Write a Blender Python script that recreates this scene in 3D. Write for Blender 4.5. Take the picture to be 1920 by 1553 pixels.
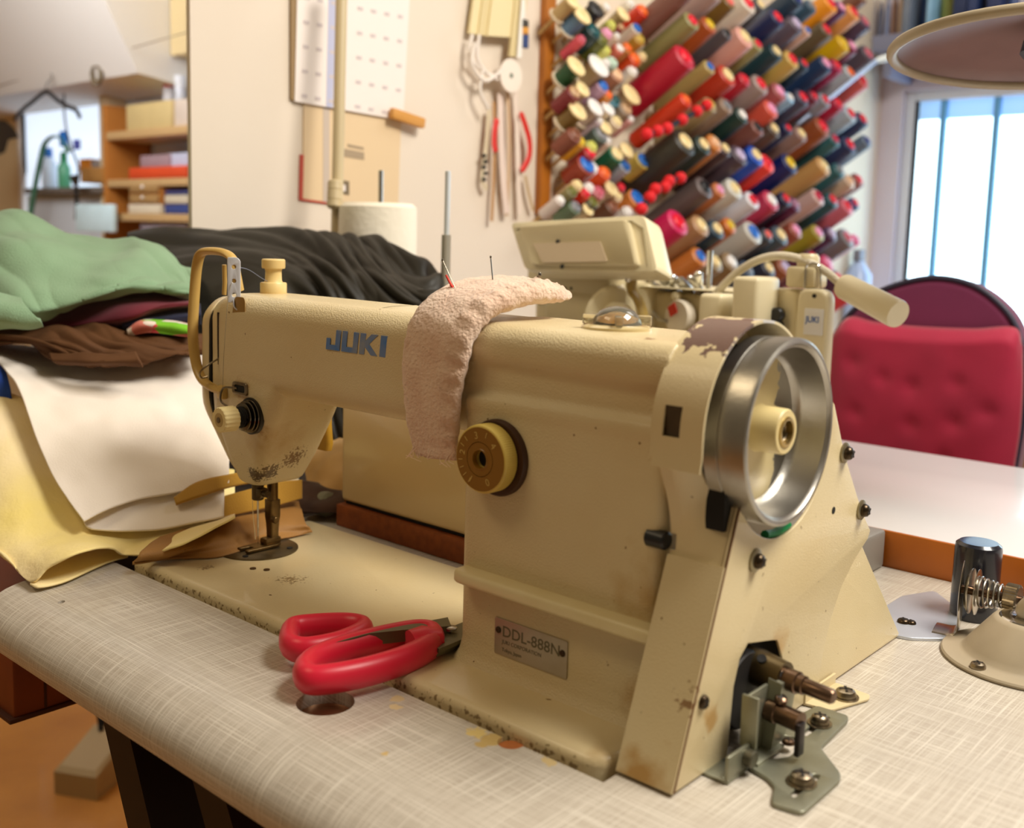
import bpy, bmesh, math, random
from mathutils import Vector, Matrix, noise as mnoise

# ------------------------------------------------------------------ clear
for o in list(bpy.data.objects):
    bpy.data.objects.remove(o, do_unlink=True)
scene = bpy.context.scene
COL = scene.collection
R = math.radians
random.seed(7)

# ------------------------------------------------------------------ camera (photo 1920 x 1553)
FPX, CXP, CYP = 1950.18, 960.0, 690.28
YAW, PITCH, ROLL = 0.72092545, 0.1240238, 0.02772805
CAM = Vector((0.76845926, -0.41471906, 0.27317491))
_f = Vector((-math.sin(YAW) * math.cos(PITCH), math.cos(YAW) * math.cos(PITCH), -math.sin(PITCH)))
_r = Vector((math.cos(YAW), math.sin(YAW), 0))
_u = _r.cross(_f)
RIGHT = math.cos(ROLL) * _r + math.sin(ROLL) * _u
UP = -math.sin(ROLL) * _r + math.cos(ROLL) * _u
FWD = _f
cd = bpy.data.cameras.new('camera')
cam = bpy.data.objects.new('camera', cd)
COL.objects.link(cam)
cam.matrix_world = Matrix(((RIGHT.x, UP.x, -FWD.x, CAM.x), (RIGHT.y, UP.y, -FWD.y, CAM.y),
                           (RIGHT.z, UP.z, -FWD.z, CAM.z), (0, 0, 0, 1)))
cd.sensor_fit = 'HORIZONTAL'
cd.sensor_width = 36.0
cd.lens = FPX / 1920 * 36.0
cd.shift_y = -(776.5 - CYP) / 1920
cd.clip_start = 0.02
cd.dof.use_dof = True
cd.dof.focus_distance = 0.74
cd.dof.aperture_fstop = 6.4
scene.camera = cam

# ------------------------------------------------------------------ world, lights, exposure
world = bpy.data.worlds.new('world')
scene.world = world
world.use_nodes = True
bg = world.node_tree.nodes['Background']
bg.inputs[0].default_value = (1.0, 0.76, 0.47, 1)
bg.inputs[1].default_value = 0.16
vs = scene.view_settings
vs.view_transform = 'Standard'
vs.look = 'None'
vs.exposure = 0.12
vs.gamma = 1.0
vs.use_curve_mapping = False


def area(name, loc, target, size, power, color, size_y=None):
    ld = bpy.data.lights.new(name, 'AREA')
    ld.energy = power
    ld.color = color
    ld.shape = 'RECTANGLE'
    ld.size = size
    ld.size_y = size_y or size
    o = bpy.data.objects.new(name, ld)
    COL.objects.link(o)
    o.location = loc
    o.rotation_euler = (Vector(target) - Vector(loc)).to_track_quat('-Z', 'Y').to_euler()
    return o


area('overhead_light', (1.15, 0.55, 1.45), (0.45, 0.12, 0), 0.8, 38, (1.0, 0.94, 0.84), 0.5)
area('overhead_light', (-0.25, -0.9, 1.7), (0.1, 0.1, 0), 0.9, 7, (1.0, 0.80, 0.52), 0.4)  # unseen warm fill, added in front to lift the shaded front faces
area('overhead_light', (-1.5, 0.2, 1.15), (-2.0, 1.1, 0.5), 0.8, 19, (0.96, 0.96, 0.97), 0.8)
area('overhead_light', (0.6, 1.6, 1.7), (0.0, 1.5, 0.3), 0.8, 8, (1.0, 0.93, 0.86), 0.5)


# ------------------------------------------------------------------ layout helpers (all lengths in mm)
def ray(px, py):
    return RIGHT * ((px - CXP) / FPX) - UP * ((py - CYP) / FPX) + FWD


def at(px, py, d):                      # point at distance d (metres) along the view axis
    return (CAM + ray(px, py) * d) * 1000


def on(px, py, ax, val):                # point where the line of sight meets an axis plane (mm)
    d = ray(px, py)
    t = (val / 1000 - CAM[ax]) / d[ax]
    return (CAM + d * t) * 1000


def V(*a):
    return Vector(a)


def S(r, g, b):
    def c(x):
        x /= 255
        return x / 12.92 if x <= .04045 else ((x + .055) / 1.055) ** 2.4
    return (c(r), c(g), c(b), 1)


# ------------------------------------------------------------------ materials
MATS = {}


def mat(name, rgb, rough=.5, metal=0.0, bump=0.0, bscale=300.0, var=0.0, vscale=20.0, var_rgb=None,
        specks=None, coat=0.0, sheen=0.0, ior=None, trans=0.0, emit=None, estr=0.0, spec=None, bdetail=4.0, objcolor=False):
    if name in MATS:
        return MATS[name]
    m = bpy.data.materials.new(name)
    m.use_nodes = True
    nt = m.node_tree
    N, L = nt.nodes, nt.links
    b = N['Principled BSDF']
    b.inputs['Base Color'].default_value = rgb
    b.inputs['Roughness'].default_value = rough
    b.inputs['Metallic'].default_value = metal
    b.inputs['Coat Weight'].default_value = coat
    if sheen:
        b.inputs['Sheen Weight'].default_value = sheen
    if spec is not None:
        b.inputs['Specular IOR Level'].default_value = spec
    if ior:
        b.inputs['IOR'].default_value = ior
    b.inputs['Transmission Weight'].default_value = trans
    if emit:
        b.inputs['Emission Color'].default_value = emit
        b.inputs['Emission Strength'].default_value = estr
    tc = N.new('ShaderNodeTexCoord')
    last = None
    if objcolor:
        oi = N.new('ShaderNodeObjectInfo')
        last = oi.outputs['Color']
    if var:
        nz = N.new('ShaderNodeTexNoise')
        nz.inputs['Scale'].default_value = vscale
        nz.inputs['Detail'].default_value = 5
        L.new(tc.outputs['Object'], nz.inputs['Vector'])
        mr = N.new('ShaderNodeMapRange')
        mr.inputs['From Min'].default_value = .35
        mr.inputs['From Max'].default_value = .7
        mr.inputs['To Max'].default_value = var
        L.new(nz.outputs['Fac'], mr.inputs['Value'])
        mx = N.new('ShaderNodeMix')
        mx.data_type = 'RGBA'
        mx.inputs['A'].default_value = rgb
        if last:
            L.new(last, mx.inputs['A'])
        mx.inputs['B'].default_value = var_rgb or tuple([c * .6 for c in rgb[:3]] + [1])
        L.new(mr.outputs[0], mx.inputs['Factor'])
        last = mx.outputs['Result']
    for (sc, thr, soft, col) in (specks or []):
        nz = N.new('ShaderNodeTexNoise')
        nz.inputs['Scale'].default_value = sc
        nz.inputs['Detail'].default_value = 3
        L.new(tc.outputs['Object'], nz.inputs['Vector'])
        mr = N.new('ShaderNodeMapRange')
        mr.inputs['From Min'].default_value = thr
        mr.inputs['From Max'].default_value = thr + soft
        L.new(nz.outputs['Fac'], mr.inputs['Value'])
        mx = N.new('ShaderNodeMix')
        mx.data_type = 'RGBA'
        mx.inputs['A'].default_value = rgb
        if last:
            L.new(last, mx.inputs['A'])
        mx.inputs['B'].default_value = col
        L.new(mr.outputs[0], mx.inputs['Factor'])
        last = mx.outputs['Result']
    if last:
        L.new(last, b.inputs['Base Color'])
    if bump:
        nz = N.new('ShaderNodeTexNoise')
        nz.inputs['Scale'].default_value = bscale
        nz.inputs['Detail'].default_value = bdetail
        L.new(tc.outputs['Object'], nz.inputs['Vector'])
        bp = N.new('ShaderNodeBump')
        bp.inputs['Strength'].default_value = bump
        bp.inputs['Distance'].default_value = 0.002
        L.new(nz.outputs['Fac'], bp.inputs['Height'])
        L.new(bp.outputs[0], b.inputs['Normal'])
    MATS[name] = m
    return m


def stain_zone(m, center, radius, scale, thr, soft, col, strength=1.0):
    """a stain with its own ragged shape around a point of the object (mm, object space)"""
    nt = m.node_tree
    N, L = nt.nodes, nt.links
    b = N['Principled BSDF']
    tc = N.new('ShaderNodeTexCoord')
    ds = N.new('ShaderNodeVectorMath')
    ds.operation = 'DISTANCE'
    L.new(tc.outputs['Object'], ds.inputs[0])
    ds.inputs[1].default_value = [c / 1000 for c in center]
    fall = N.new('ShaderNodeMapRange')
    fall.inputs['From Min'].default_value = radius / 1000
    fall.inputs['From Max'].default_value = 0
    L.new(ds.outputs['Value'], fall.inputs['Value'])
    nz = N.new('ShaderNodeTexNoise')
    nz.inputs['Scale'].default_value = scale
    nz.inputs['Detail'].default_value = 6
    L.new(tc.outputs['Object'], nz.inputs['Vector'])
    ad = N.new('ShaderNodeMath')
    ad.operation = 'ADD'
    L.new(fall.outputs[0], ad.inputs[0])
    L.new(nz.outputs['Fac'], ad.inputs[1])
    mr = N.new('ShaderNodeMapRange')
    mr.inputs['From Min'].default_value = thr
    mr.inputs['From Max'].default_value = thr + soft
    mr.inputs['To Max'].default_value = strength
    L.new(ad.outputs[0], mr.inputs['Value'])
    # nothing outside the radius
    ml = N.new('ShaderNodeMath')
    ml.operation = 'MULTIPLY'
    gt = N.new('ShaderNodeMath')
    gt.operation = 'GREATER_THAN'
    gt.inputs[1].default_value = 0.001
    L.new(fall.outputs[0], gt.inputs[0])
    L.new(gt.outputs[0], ml.inputs[0])
    L.new(mr.outputs[0], ml.inputs[1])
    mx = N.new('ShaderNodeMix')
    mx.data_type = 'RGBA'
    lk = b.inputs['Base Color'].links
    if lk:
        L.new(lk[0].from_socket, mx.inputs['A'])
    else:
        mx.inputs['A'].default_value = b.inputs['Base Color'].default_value
    mx.inputs['B'].default_value = col
    L.new(ml.outputs[0], mx.inputs['Factor'])
    L.new(mx.outputs['Result'], b.inputs['Base Color'])
    return mx, ml


def edge_dirt(m, ylim, scale, thr, soft, col, strength=.9):
    """grime caught along the front edge of the bed (object-space y below ylim, mm)"""
    nt = m.node_tree
    N, L = nt.nodes, nt.links
    b = N['Principled BSDF']
    tc = N.new('ShaderNodeTexCoord')
    sp = N.new('ShaderNodeSeparateXYZ')
    L.new(tc.outputs['Object'], sp.inputs[0])
    fall = N.new('ShaderNodeMapRange')
    fall.inputs['From Min'].default_value = ylim[0] / 1000
    fall.inputs['From Max'].default_value = ylim[1] / 1000
    L.new(sp.outputs['Y'], fall.inputs['Value'])
    nz = N.new('ShaderNodeTexNoise')
    nz.inputs['Scale'].default_value = scale
    nz.inputs['Detail'].default_value = 7
    L.new(tc.outputs['Object'], nz.inputs['Vector'])
    ad = N.new('ShaderNodeMath')
    ad.operation = 'MULTIPLY'
    L.new(fall.outputs[0], ad.inputs[0])
    L.new(nz.outputs['Fac'], ad.inputs[1])
    mr = N.new('ShaderNodeMapRange')
    mr.inputs['From Min'].default_value = thr
    mr.inputs['From Max'].default_value = thr + soft
    mr.inputs['To Max'].default_value = strength
    L.new(ad.outputs[0], mr.inputs['Value'])
    mx = N.new('ShaderNodeMix')
    mx.data_type = 'RGBA'
    lk = b.inputs['Base Color'].links
    L.new(lk[0].from_socket, mx.inputs['A'])
    mx.inputs['B'].default_value = col
    L.new(mr.outputs[0], mx.inputs['Factor'])
    L.new(mx.outputs['Result'], b.inputs['Base Color'])


# ------------------------------------------------------------------ mesh builder (mm)
class MB:
    def __init__(s):
        s.v, s.f = [], []

    def add(s, vs, fs, M=None):
        o = len(s.v)
        for p in vs:
            p = Vector(p)
            s.v.append(M @ p if M else p)
        for f in fs:
            s.f.append([i + o for i in f])
        return s

    def bm(s, b, M=None):
        b.verts.index_update()
        s.add([v.co.copy() for v in b.verts], [[v.index for v in f.verts] for f in b.faces], M)
        b.free()
        return s

    def me(s, me, M=None):
        s.add([v.co.copy() for v in me.vertices], [list(p.vertices) for p in me.polygons], M)
        return s

    def box(s, x0, x1, y0, y1, z0, z1, bev=0, seg=2, M=None):
        b = bmesh.new()
        bmesh.ops.create_cube(b, size=1)
        for v in b.verts:
            v.co = Vector((x0 + (v.co.x + .5) * (x1 - x0), y0 + (v.co.y + .5) * (y1 - y0), z0 + (v.co.z + .5) * (z1 - z0)))
        if bev:
            bmesh.ops.bevel(b, geom=list(b.edges), offset=bev, segments=seg, profile=.5, affect='EDGES', clamp_overlap=True)
        return s.bm(b, M)

    def lathe(s, prof, o=(0, 0, 0), ax=(0, 0, 1), seg=32, M=None, closed=False, cap=True):
        o, ax = Vector(o), Vector(ax).normalized()
        t = Vector((1, 0, 0)) if abs(ax.x) < .9 else Vector((0, 1, 0))
        a = ax.cross(t).normalized()
        b = ax.cross(a)
        vs, fs = [], []
        for (r, h) in prof:
            for k in range(seg):
                w = 2 * math.pi * k / seg
                vs.append(o + ax * h + (a * math.cos(w) + b * math.sin(w)) * r)
        n = len(prof)
        rng = range(n if closed else n - 1)
        for i in rng:
            j = (i + 1) % n
            for k in range(seg):
                l = (k + 1) % seg
                fs.append([i * seg + k, i * seg + l, j * seg + l, j * seg + k])
        if not closed and cap:
            fs.append(list(range(seg))[::-1])
            fs.append([(n - 1) * seg + k for k in range(seg)])
        return s.add(vs, fs, M)

    def cyl(s, p0, p1, r0, r1=None, seg=20, bev=0, M=None):
        p0, p1 = Vector(p0), Vector(p1)
        r1 = r0 if r1 is None else r1
        L = (p1 - p0).length
        if bev:
            pr = [(max(r0 - bev, .01), 0), (r0, bev), (r1, L - bev), (max(r1 - bev, .01), L)]
        else:
            pr = [(r0, 0), (r1, L)]
        return s.lathe(pr, p0, p1 - p0, seg, M)

    def tube(s, path, r, seg=10, closed=False, flat=1.0, up=None, M=None):
        P = [Vector(p) for p in path]
        n = len(P)
        vs, fs = [], []
        T = []
        for i in range(n):
            if closed:
                t = P[(i + 1) % n] - P[i - 1]
            else:
                t = P[min(i + 1, n - 1)] - P[max(i - 1, 0)]
            T.append(t.normalized())
        u = Vector(up) if up else (Vector((0, 0, 1)) if abs(T[0].z) < .9 else Vector((0, 1, 0)))
        a = (u - T[0] * u.dot(T[0])).normalized()
        for i in range(n):
            a = (a - T[i] * a.dot(T[i])).normalized()
            b = T[i].cross(a)
            rr = r[i] if isinstance(r, (list, tuple)) else r
            for k in range(seg):
                w = 2 * math.pi * k / seg
                vs.append(P[i] + a * math.cos(w) * rr + b * math.sin(w) * rr * flat)
        for i in range(n if closed else n - 1):
            j = (i + 1) % n
            for k in range(seg):
                l = (k + 1) % seg
                fs.append([i * seg + k, i * seg + l, j * seg + l, j * seg + k])
        if not closed:
            fs.append(list(range(seg))[::-1])
            fs.append([(n - 1) * seg + k for k in range(seg)])
        return s.add(vs, fs, M)

    def loft(s, rings, cap=True, closed=True, M=None):
        n = len(rings[0])
        vs = [p for r in rings for p in r]
        fs = []
        for i in range(len(rings) - 1):
            for k in range(n if closed else n - 1):
                l = (k + 1) % n
                fs.append([i * n + k, i * n + l, (i + 1) * n + l, (i + 1) * n + k])
        if cap:
            fs.append(list(range(n))[::-1])
            fs.append([(len(rings) - 1) * n + k for k in range(n)])
        return s.add(vs, fs, M)

    def prism(s, poly, t, M):
        """polygon in local xy, extruded 0..t along local z"""
        n = len(poly)
        vs = [Vector((x, y, 0)) for x, y in poly] + [Vector((x, y, t)) for x, y in poly]
        fs = [list(range(n))[::-1], [n + k for k in range(n)]]
        for k in range(n):
            l = (k + 1) % n
            fs.append([k, l, n + l, n + k])
        return s.add(vs, fs, M)

    def sphere(s, c, r, sx=1, sy=1, sz=1, seg=16, rings=10):
        b = bmesh.new()
        bmesh.ops.create_uvsphere(b, u_segments=seg, v_segments=rings, radius=1)
        c = Vector(c)
        for v in b.verts:
            v.co = Vector((v.co.x * r * sx, v.co.y * r * sy, v.co.z * r * sz)) + c
        return s.bm(b)


def curve_mesh(polys, thick, bev=0, bres=2, res=1):
    """flat plate from closed outlines (first outer, others holes) in xy, centred on z = 0"""
    cu = bpy.data.curves.new('tmp', 'CURVE')
    cu.dimensions = '2D'
    cu.fill_mode = 'BOTH'
    cu.extrude = max(thick / 2 - bev, 0.0001)
    cu.bevel_depth = bev
    cu.offset = -bev
    cu.bevel_resolution = bres
    for p in polys:
        sp = cu.splines.new('POLY')
        sp.points.add(len(p) - 1)
        for i, (x, y) in enumerate(p):
            sp.points[i].co = (x, y, 0, 1)
        sp.use_cyclic_u = True
    o = bpy.data.objects.new('tmp', cu)
    COL.objects.link(o)
    dg = bpy.context.evaluated_depsgraph_get()
    me = bpy.data.meshes.new_from_object(o.evaluated_get(dg))
    bpy.data.objects.remove(o)
    return me


def text_mesh(txt, size, thick, offset=0.0, align='LEFT', sx=1.0, shear=0.0, spacing=1.0):
    cu = bpy.data.curves.new('tmp', 'FONT')
    cu.body = txt
    cu.size = size
    cu.extrude = thick / 2
    cu.offset = offset
    cu.align_x = align
    cu.shear = shear
    cu.space_character = spacing
    cu.resolution_u = 3
    o = bpy.data.objects.new('tmp', cu)
    COL.objects.link(o)
    dg = bpy.context.evaluated_depsgraph_get()
    me = bpy.data.meshes.new_from_object(o.evaluated_get(dg))
    bpy.data.objects.remove(o)
    for v in me.vertices:
        v.co.x *= sx
    return me


def rpoly(pts, rad, seg=5):
    """round the corners of a polygon; rad is a number or a list"""
    out = []
    n = len(pts)
    for i in range(n):
        p = Vector(pts[i]).to_2d()
        a = Vector(pts[i - 1]).to_2d()
        b = Vector(pts[(i + 1) % n]).to_2d()
        r = rad[i] if isinstance(rad, (list, tuple)) else rad
        da, db = (a - p), (b - p)
        r_ = min(r, da.length * .45, db.length * .45)
        if r_ < .01:
            out.append((p.x, p.y))
            continue
        p0 = p + da.normalized() * r_
        p1 = p + db.normalized() * r_
        for k in range(seg + 1):
            t = k / seg
            q = p0 * (1 - t) ** 2 + p * 2 * t * (1 - t) + p1 * t * t
            out.append((q.x, q.y))
    return out


def rrect(a0, a1, b0, b1, r, seg=5):
    """rounded rectangle as list of (a, b)"""
    pts = []
    r = min(r, (a1 - a0) / 2 - .01, (b1 - b0) / 2 - .01)
    for (ca, cb, s0) in ((a1 - r, b1 - r, 0), (a0 + r, b1 - r, 90), (a0 + r, b0 + r, 180), (a1 - r, b0 + r, 270)):
        for k in range(seg + 1):
            w = R(s0 + 90 * k / seg)
            pts.append((ca + r * math.cos(w), cb + r * math.sin(w)))
    return pts


def catmull(P, n):
    """open Catmull-Rom through points -> n samples"""
    P = [Vector(p) for p in P]
    if len(P) == 2:
        return [P[0].lerp(P[1], k / (n - 1)) for k in range(n)]
    Q = [P[0] * 2 - P[1]] + P + [P[-1] * 2 - P[-2]]
    m = len(P) - 1
    out = []
    for k in range(n):
        t = k / (n - 1) * m
        i = min(int(t), m - 1)
        t -= i
        a, b, c, d = Q[i], Q[i + 1], Q[i + 2], Q[i + 3]
        out.append(.5 * ((2 * b) + (c - a) * t + (2 * a - 5 * b + 4 * c - d) * t * t + (3 * b - a - 3 * c + d) * t ** 3))
    return out


ORG = {}


def _link(name, me, parent, org):
    o = bpy.data.objects.new(name, me)
    COL.objects.link(o)
    if parent is not None:
        o.parent = parent
        ORG[o.name] = ORG[parent.name]
    else:
        o.location = Vector(org) / 1000
        ORG[o.name] = Vector(org)
    return o


def obj(name, mb, material, parent=None, sharp=38, org=None, smooth=True, color=None):
    """one mesh object; vertices given in world mm"""
    me = bpy.data.meshes.new(name)
    if parent is not None:
        og = ORG[parent.name]
    elif org is not None:
        og = Vector(org)
    else:
        xs = [p.x for p in mb.v]; ys = [p.y for p in mb.v]; zs = [p.z for p in mb.v]
        og = Vector(((min(xs) + max(xs)) / 2, (min(ys) + max(ys)) / 2, min(zs)))
    me.from_pydata([(p - og) / 1000 for p in mb.v], [], mb.f)
    b = bmesh.new()
    b.from_mesh(me)
    bmesh.ops.remove_doubles(b, verts=b.verts, dist=2e-6)
    bmesh.ops.recalc_face_normals(b, faces=b.faces)
    b.to_mesh(me)
    b.free()
    if smooth:
        me.shade_smooth()
        me.set_sharp_from_angle(angle=R(sharp))
    for m_ in (material if isinstance(material, (list, tuple)) else [material]):
        me.materials.append(m_)
    o = _link(name, me, parent, og)
    if color:
        o.color = color
    return o


def thing(name, label, cat, loc, group=None):
    o = bpy.data.objects.new(name, None)
    COL.objects.link(o)
    o.empty_display_size = .02
    o.location = Vector(loc) / 1000
    ORG[o.name] = Vector(loc)
    return tag(o, label, cat, group)


def tag(o, label, cat, group=None):
    o['label'] = label
    o['category'] = cat
    if group:
        o['group'] = group
    return o


def struct(o):
    o['kind'] = 'structure'
    return o


def AXM(o, x, y, z):
    """matrix taking local xyz to given world axes at origin o"""
    x, y, z = Vector(x), Vector(y), Vector(z)
    return Matrix(((x.x, y.x, z.x, o[0]), (x.y, y.y, z.y, o[1]), (x.z, y.z, z.z, o[2]), (0, 0, 0, 1)))


def YZ(x):      # local (a, b, t) -> world (x + t, a, b)
    return AXM((x, 0, 0), (0, 1, 0), (0, 0, 1), (1, 0, 0))


def XZ(y):      # local (a, b, t) -> world (a, y - t, b): front faces the operator
    return AXM((0, y, 0), (1, 0, 0), (0, 0, 1), (0, -1, 0))


def XY(z):
    return AXM((0, 0, z), (1, 0, 0), (0, 1, 0), (0, 0, 1))


def screw(parent, c, ax, r, h, m, slot=True, name='screw', washer=None):
    """pan-head screw with a cross slot"""
    ax = Vector(ax).normalized()
    c = Vector(c)
    mb = MB()
    if washer:
        mb.lathe([(washer, 0), (washer, .9), (r * .8, 1.0)], c, ax, 24)
    z0 = .9 if washer else 0
    mb.lathe([(r, z0), (r, z0 + h * .35), (r * .85, z0 + h * .75), (r * .5, z0 + h * .97), (r * .1, z0 + h)], c, ax, 20)
    o = obj(name, mb, m, parent)
    if slot:
        t = Vector((0, 0, 1)) if abs(ax.z) < .9 else Vector((1, 0, 0))
        a = ax.cross(t).normalized()
        b = ax.cross(a)
        a, b = (a + b * .6).normalized(), (b - a * .6).normalized()
        ms = MB()
        w = r * .12
        ms.box(-r * .6, r * .6, -w, w, z0 + h * .7, z0 + h * 1.02, M=AXM(c, a, b, ax))
        ms.box(-w, w, -r * .6, r * .6, z0 + h * .7, z0 + h * 1.02, M=AXM(c, a, b, ax))
        obj('slot', ms, mat('slot_black', S(30, 24, 18), .6), o)
    return o
# ------------------------------------------------------------------ shared materials
PAINT = (S(214, 196, 150))
m_wall = mat('plaster_wall', S(226, 213, 197), .85, bump=.15, bscale=60, var=.25, vscale=3, var_rgb=S(218, 202, 182))
m_white = mat('white_paint', S(236, 232, 224), .7, bump=.1, bscale=80)
m_creamwall = mat('cream_wall', S(220, 196, 150), .8, bump=.1, bscale=70)
m_blk = mat('black_plastic', S(24, 26, 30), .35)
m_dark = mat('dark_void', S(14, 11, 9), .8)
m_steel = mat('steel', S(190, 186, 178), .28, 1.0, var=.3, vscale=60)
m_steel2 = mat('worn_screw_steel', S(150, 138, 118), .32, 1.0, var=.5, vscale=200, var_rgb=S(90, 70, 45))
m_chrome = mat('chrome', S(215, 213, 208), .12, 1.0)

# ------------------------------------------------------------------ room shell
FLOOR = -750


def slab(name, x0, x1, y0, y1, z0, z1, m):
    return struct(obj(name, MB().box(x0, x1, y0, y1, z0, z1), m, smooth=False))


m_floor = mat('orange_wood_floor', S(205, 140, 62), .45, bump=.1, bscale=30, var=.6, vscale=6, var_rgb=S(160, 98, 36), coat=.2)
slab('floor', -4600, 2600, -2600, 2450, FLOOR - 20, FLOOR, m_floor)
slab('wall_left', -388, -380, 290, 2350, FLOOR, 1750, m_wall)
# back wall with the window opening
wx0, wx1, wz0 = -322, 900, -120
wz1 = on(1700, 170, 1, 2350).z
mb = MB()
mb.box(-388, wx0, 2350, 2470, FLOOR, 1750)
mb.box(wx1, 2600, 2350, 2470, FLOOR, 1750)
mb.box(wx0, wx1, 2350, 2470, wz1, 1750)
mb.box(wx0, wx1, 2350, 2470, FLOOR, wz0)
struct(obj('wall_back', mb, mat('white_reveal', S(218, 212, 224), .75, bump=.1, bscale=60), smooth=False))
# window: frame, frosted pane in daylight, iron bars, pale blue blind on top
win = thing('window_1', 'tall frosted window with thin vertical bars in bright daylight', 'window', ((wx0 + wx1) / 2, 2400, wz0))
struct(win)
m_frame = mat('window_frame_white', S(225, 232, 240), .4)
mb = MB()
mb.box(wx0, wx0 + 26, 2368, 2420, wz0, wz1, 3)
mb.box(wx1 - 26, wx1, 2368, 2420, wz0, wz1, 3)
mb.box(wx0 + 26, wx1 - 26, 2368, 2420, wz1 - 26, wz1, 3)
mb.box(wx0 + 26, wx1 - 26, 2368, 2420, wz0, wz0 + 26, 3)
obj('window_frame', mb, m_frame, win)
m_pane = mat('frosted_daylight_glass', S(220, 235, 236), .4, emit=(0.64, 0.87, 1.0, 1), estr=3.6)
obj('pane', MB().box(wx0 + 26, wx1 - 26, 2404, 2410, wz0 + 26, wz1 - 26), m_pane, win, smooth=False)
m_bar = mat('blue_grey_bar', S(110, 178, 224), .5)
for px in (1668, 1764, 1863):
    p = on(px, 300, 1, 2390)
    obj('bar', MB().box(p.x - 8, p.x + 8, 2380, 2398, wz0 + 26, wz1 - 26, 2), m_bar, win)
for k in range(1, 5):
    x = p.x + k * 122
    obj('bar', MB().box(x - 8, x + 8, 2380, 2398, wz0 + 26, wz1 - 26, 2), m_bar, win)
zb = on(1800, 222, 1, 2398).z
m_blind = mat('pale_blue_blind', S(140, 185, 235), .6, emit=(0.36, 0.62, 0.98, 1), estr=.75)
obj('blind', MB().box(wx0 + 28, wx1 - 28, 2399, 2402, zb, wz1 - 24, .5), m_blind, win)

# ------------------------------------------------------------------ room beyond the end of the left wall
YB = 1200
slab('wall_far', -4600, -480, YB, YB + 80, FLOOR, 1750, m_creamwall)
slab('wall_side', -4600, -4500, -2600, YB, FLOOR, 1750, m_creamwall)
slab('ceiling', -4600, -480, -900, YB + 80, 1250, 1300, m_white)


def pz(px, py, y):
    p = on(px, py, 1, y)
    return p.x, p.z


# white soffit across the far room, with a sloping underside towards the wall
xs, _ = pz(258, 60, 1000)
_, zs0 = pz(130, 158, 1000)
mb = MB()
mb.prism([(1000, zs0), (1195, zs0 - 25), (1195, 1245), (700, 1245)], xs + 4300, AXM((-4300, 0, 0), (0, 1, 0), (0, 0, 1), (1, 0, 0)))
struct(obj('trim_1', mb, m_white, smooth=False))
_, zt = pz(300, 108, 1090)
mb = MB().box(xs + 4, -520, 1090, 1196, zt, 1245)
struct(obj('trim_2', mb, mat('tan_upper_wall', S(212, 190, 142), .8), smooth=False))
# wall patch between soffit and shelf; window light painted in as pale blue
x0, z0 = pz(222, 195, 1180)
mb = MB().box(x0, -520, 1178, 1196, z0 - 420, zt)
struct(obj('trim_3', mb, mat('wall_daylight_tint', S(206, 216, 236), .7), smooth=False))
# second window with daylight behind bottles
win2 = thing('window_2', 'small window in the far room behind bottles and straps', 'window', (-2600, 1190, 300))
struct(win2)
x0, z1 = pz(46, 200, 1185)
x1, z0 = pz(208, 440, 1185)
obj('pane', MB().box(x0, x1, 1186, 1192, z0 - 60, z1), mat('far_daylight_glass', S(215, 228, 246), .3, emit=(.72, .84, 1.0, 1), estr=.9), win2, smooth=False)
obj('window_frame', MB().box(x0 - 30, x0, 1170, 1195, z0 - 60, z1 + 30, 2).box(x0, x1, 1170, 1195, z1, z1 + 30, 2), m_white, win2)
x0, _ = pz(205, 300, 1150)
x1, _ = pz(222, 300, 1150)
struct(obj('trim_4', MB().box(x0, x1, 1120, 1195, -600, zs0, 3), mat('cream_post', S(228, 208, 168), .6)))
# ------------------------------------------------------------------ boolean / remesh helpers
def _tmp(mb, name='tmp'):
    me = bpy.data.meshes.new(name)
    me.from_pydata([p / 1000 for p in mb.v], [], mb.f)
    b = bmesh.new(); b.from_mesh(me)
    bmesh.ops.remove_doubles(b, verts=b.verts, dist=1e-7)
    bmesh.ops.recalc_face_normals(b, faces=b.faces)
    b.to_mesh(me); b.free()
    o = bpy.data.objects.new(name, me)
    COL.objects.link(o)
    return o


def _back(o, extra):
    dg = bpy.context.evaluated_depsgraph_get()
    me = bpy.data.meshes.new_from_object(o.evaluated_get(dg))
    mb = MB()
    mb.add([v.co * 1000 for v in me.vertices], [list(p.vertices) for p in me.polygons])
    bpy.data.meshes.remove(me)
    for q in [o] + extra:
        bpy.data.objects.remove(q)
    return mb


def cut(mb, cutters):
    o = _tmp(mb)
    ex = []
    for c in cutters:
        q = _tmp(c)
        ex.append(q)
        md = o.modifiers.new('b', 'BOOLEAN')
        md.operation = 'DIFFERENCE'
        md.solver = 'EXACT'
        md.object = q
    return _back(o, ex)


def fuse(mb, voxel, smooth=4, factor=.5):
    o = _tmp(mb)
    md = o.modifiers.new('r', 'REMESH')
    md.mode = 'VOXEL'
    md.voxel_size = voxel / 1000
    ms = o.modifiers.new('s', 'SMOOTH')
    ms.iterations = smooth
    ms.factor = factor
    return _back(o, [])


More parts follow.
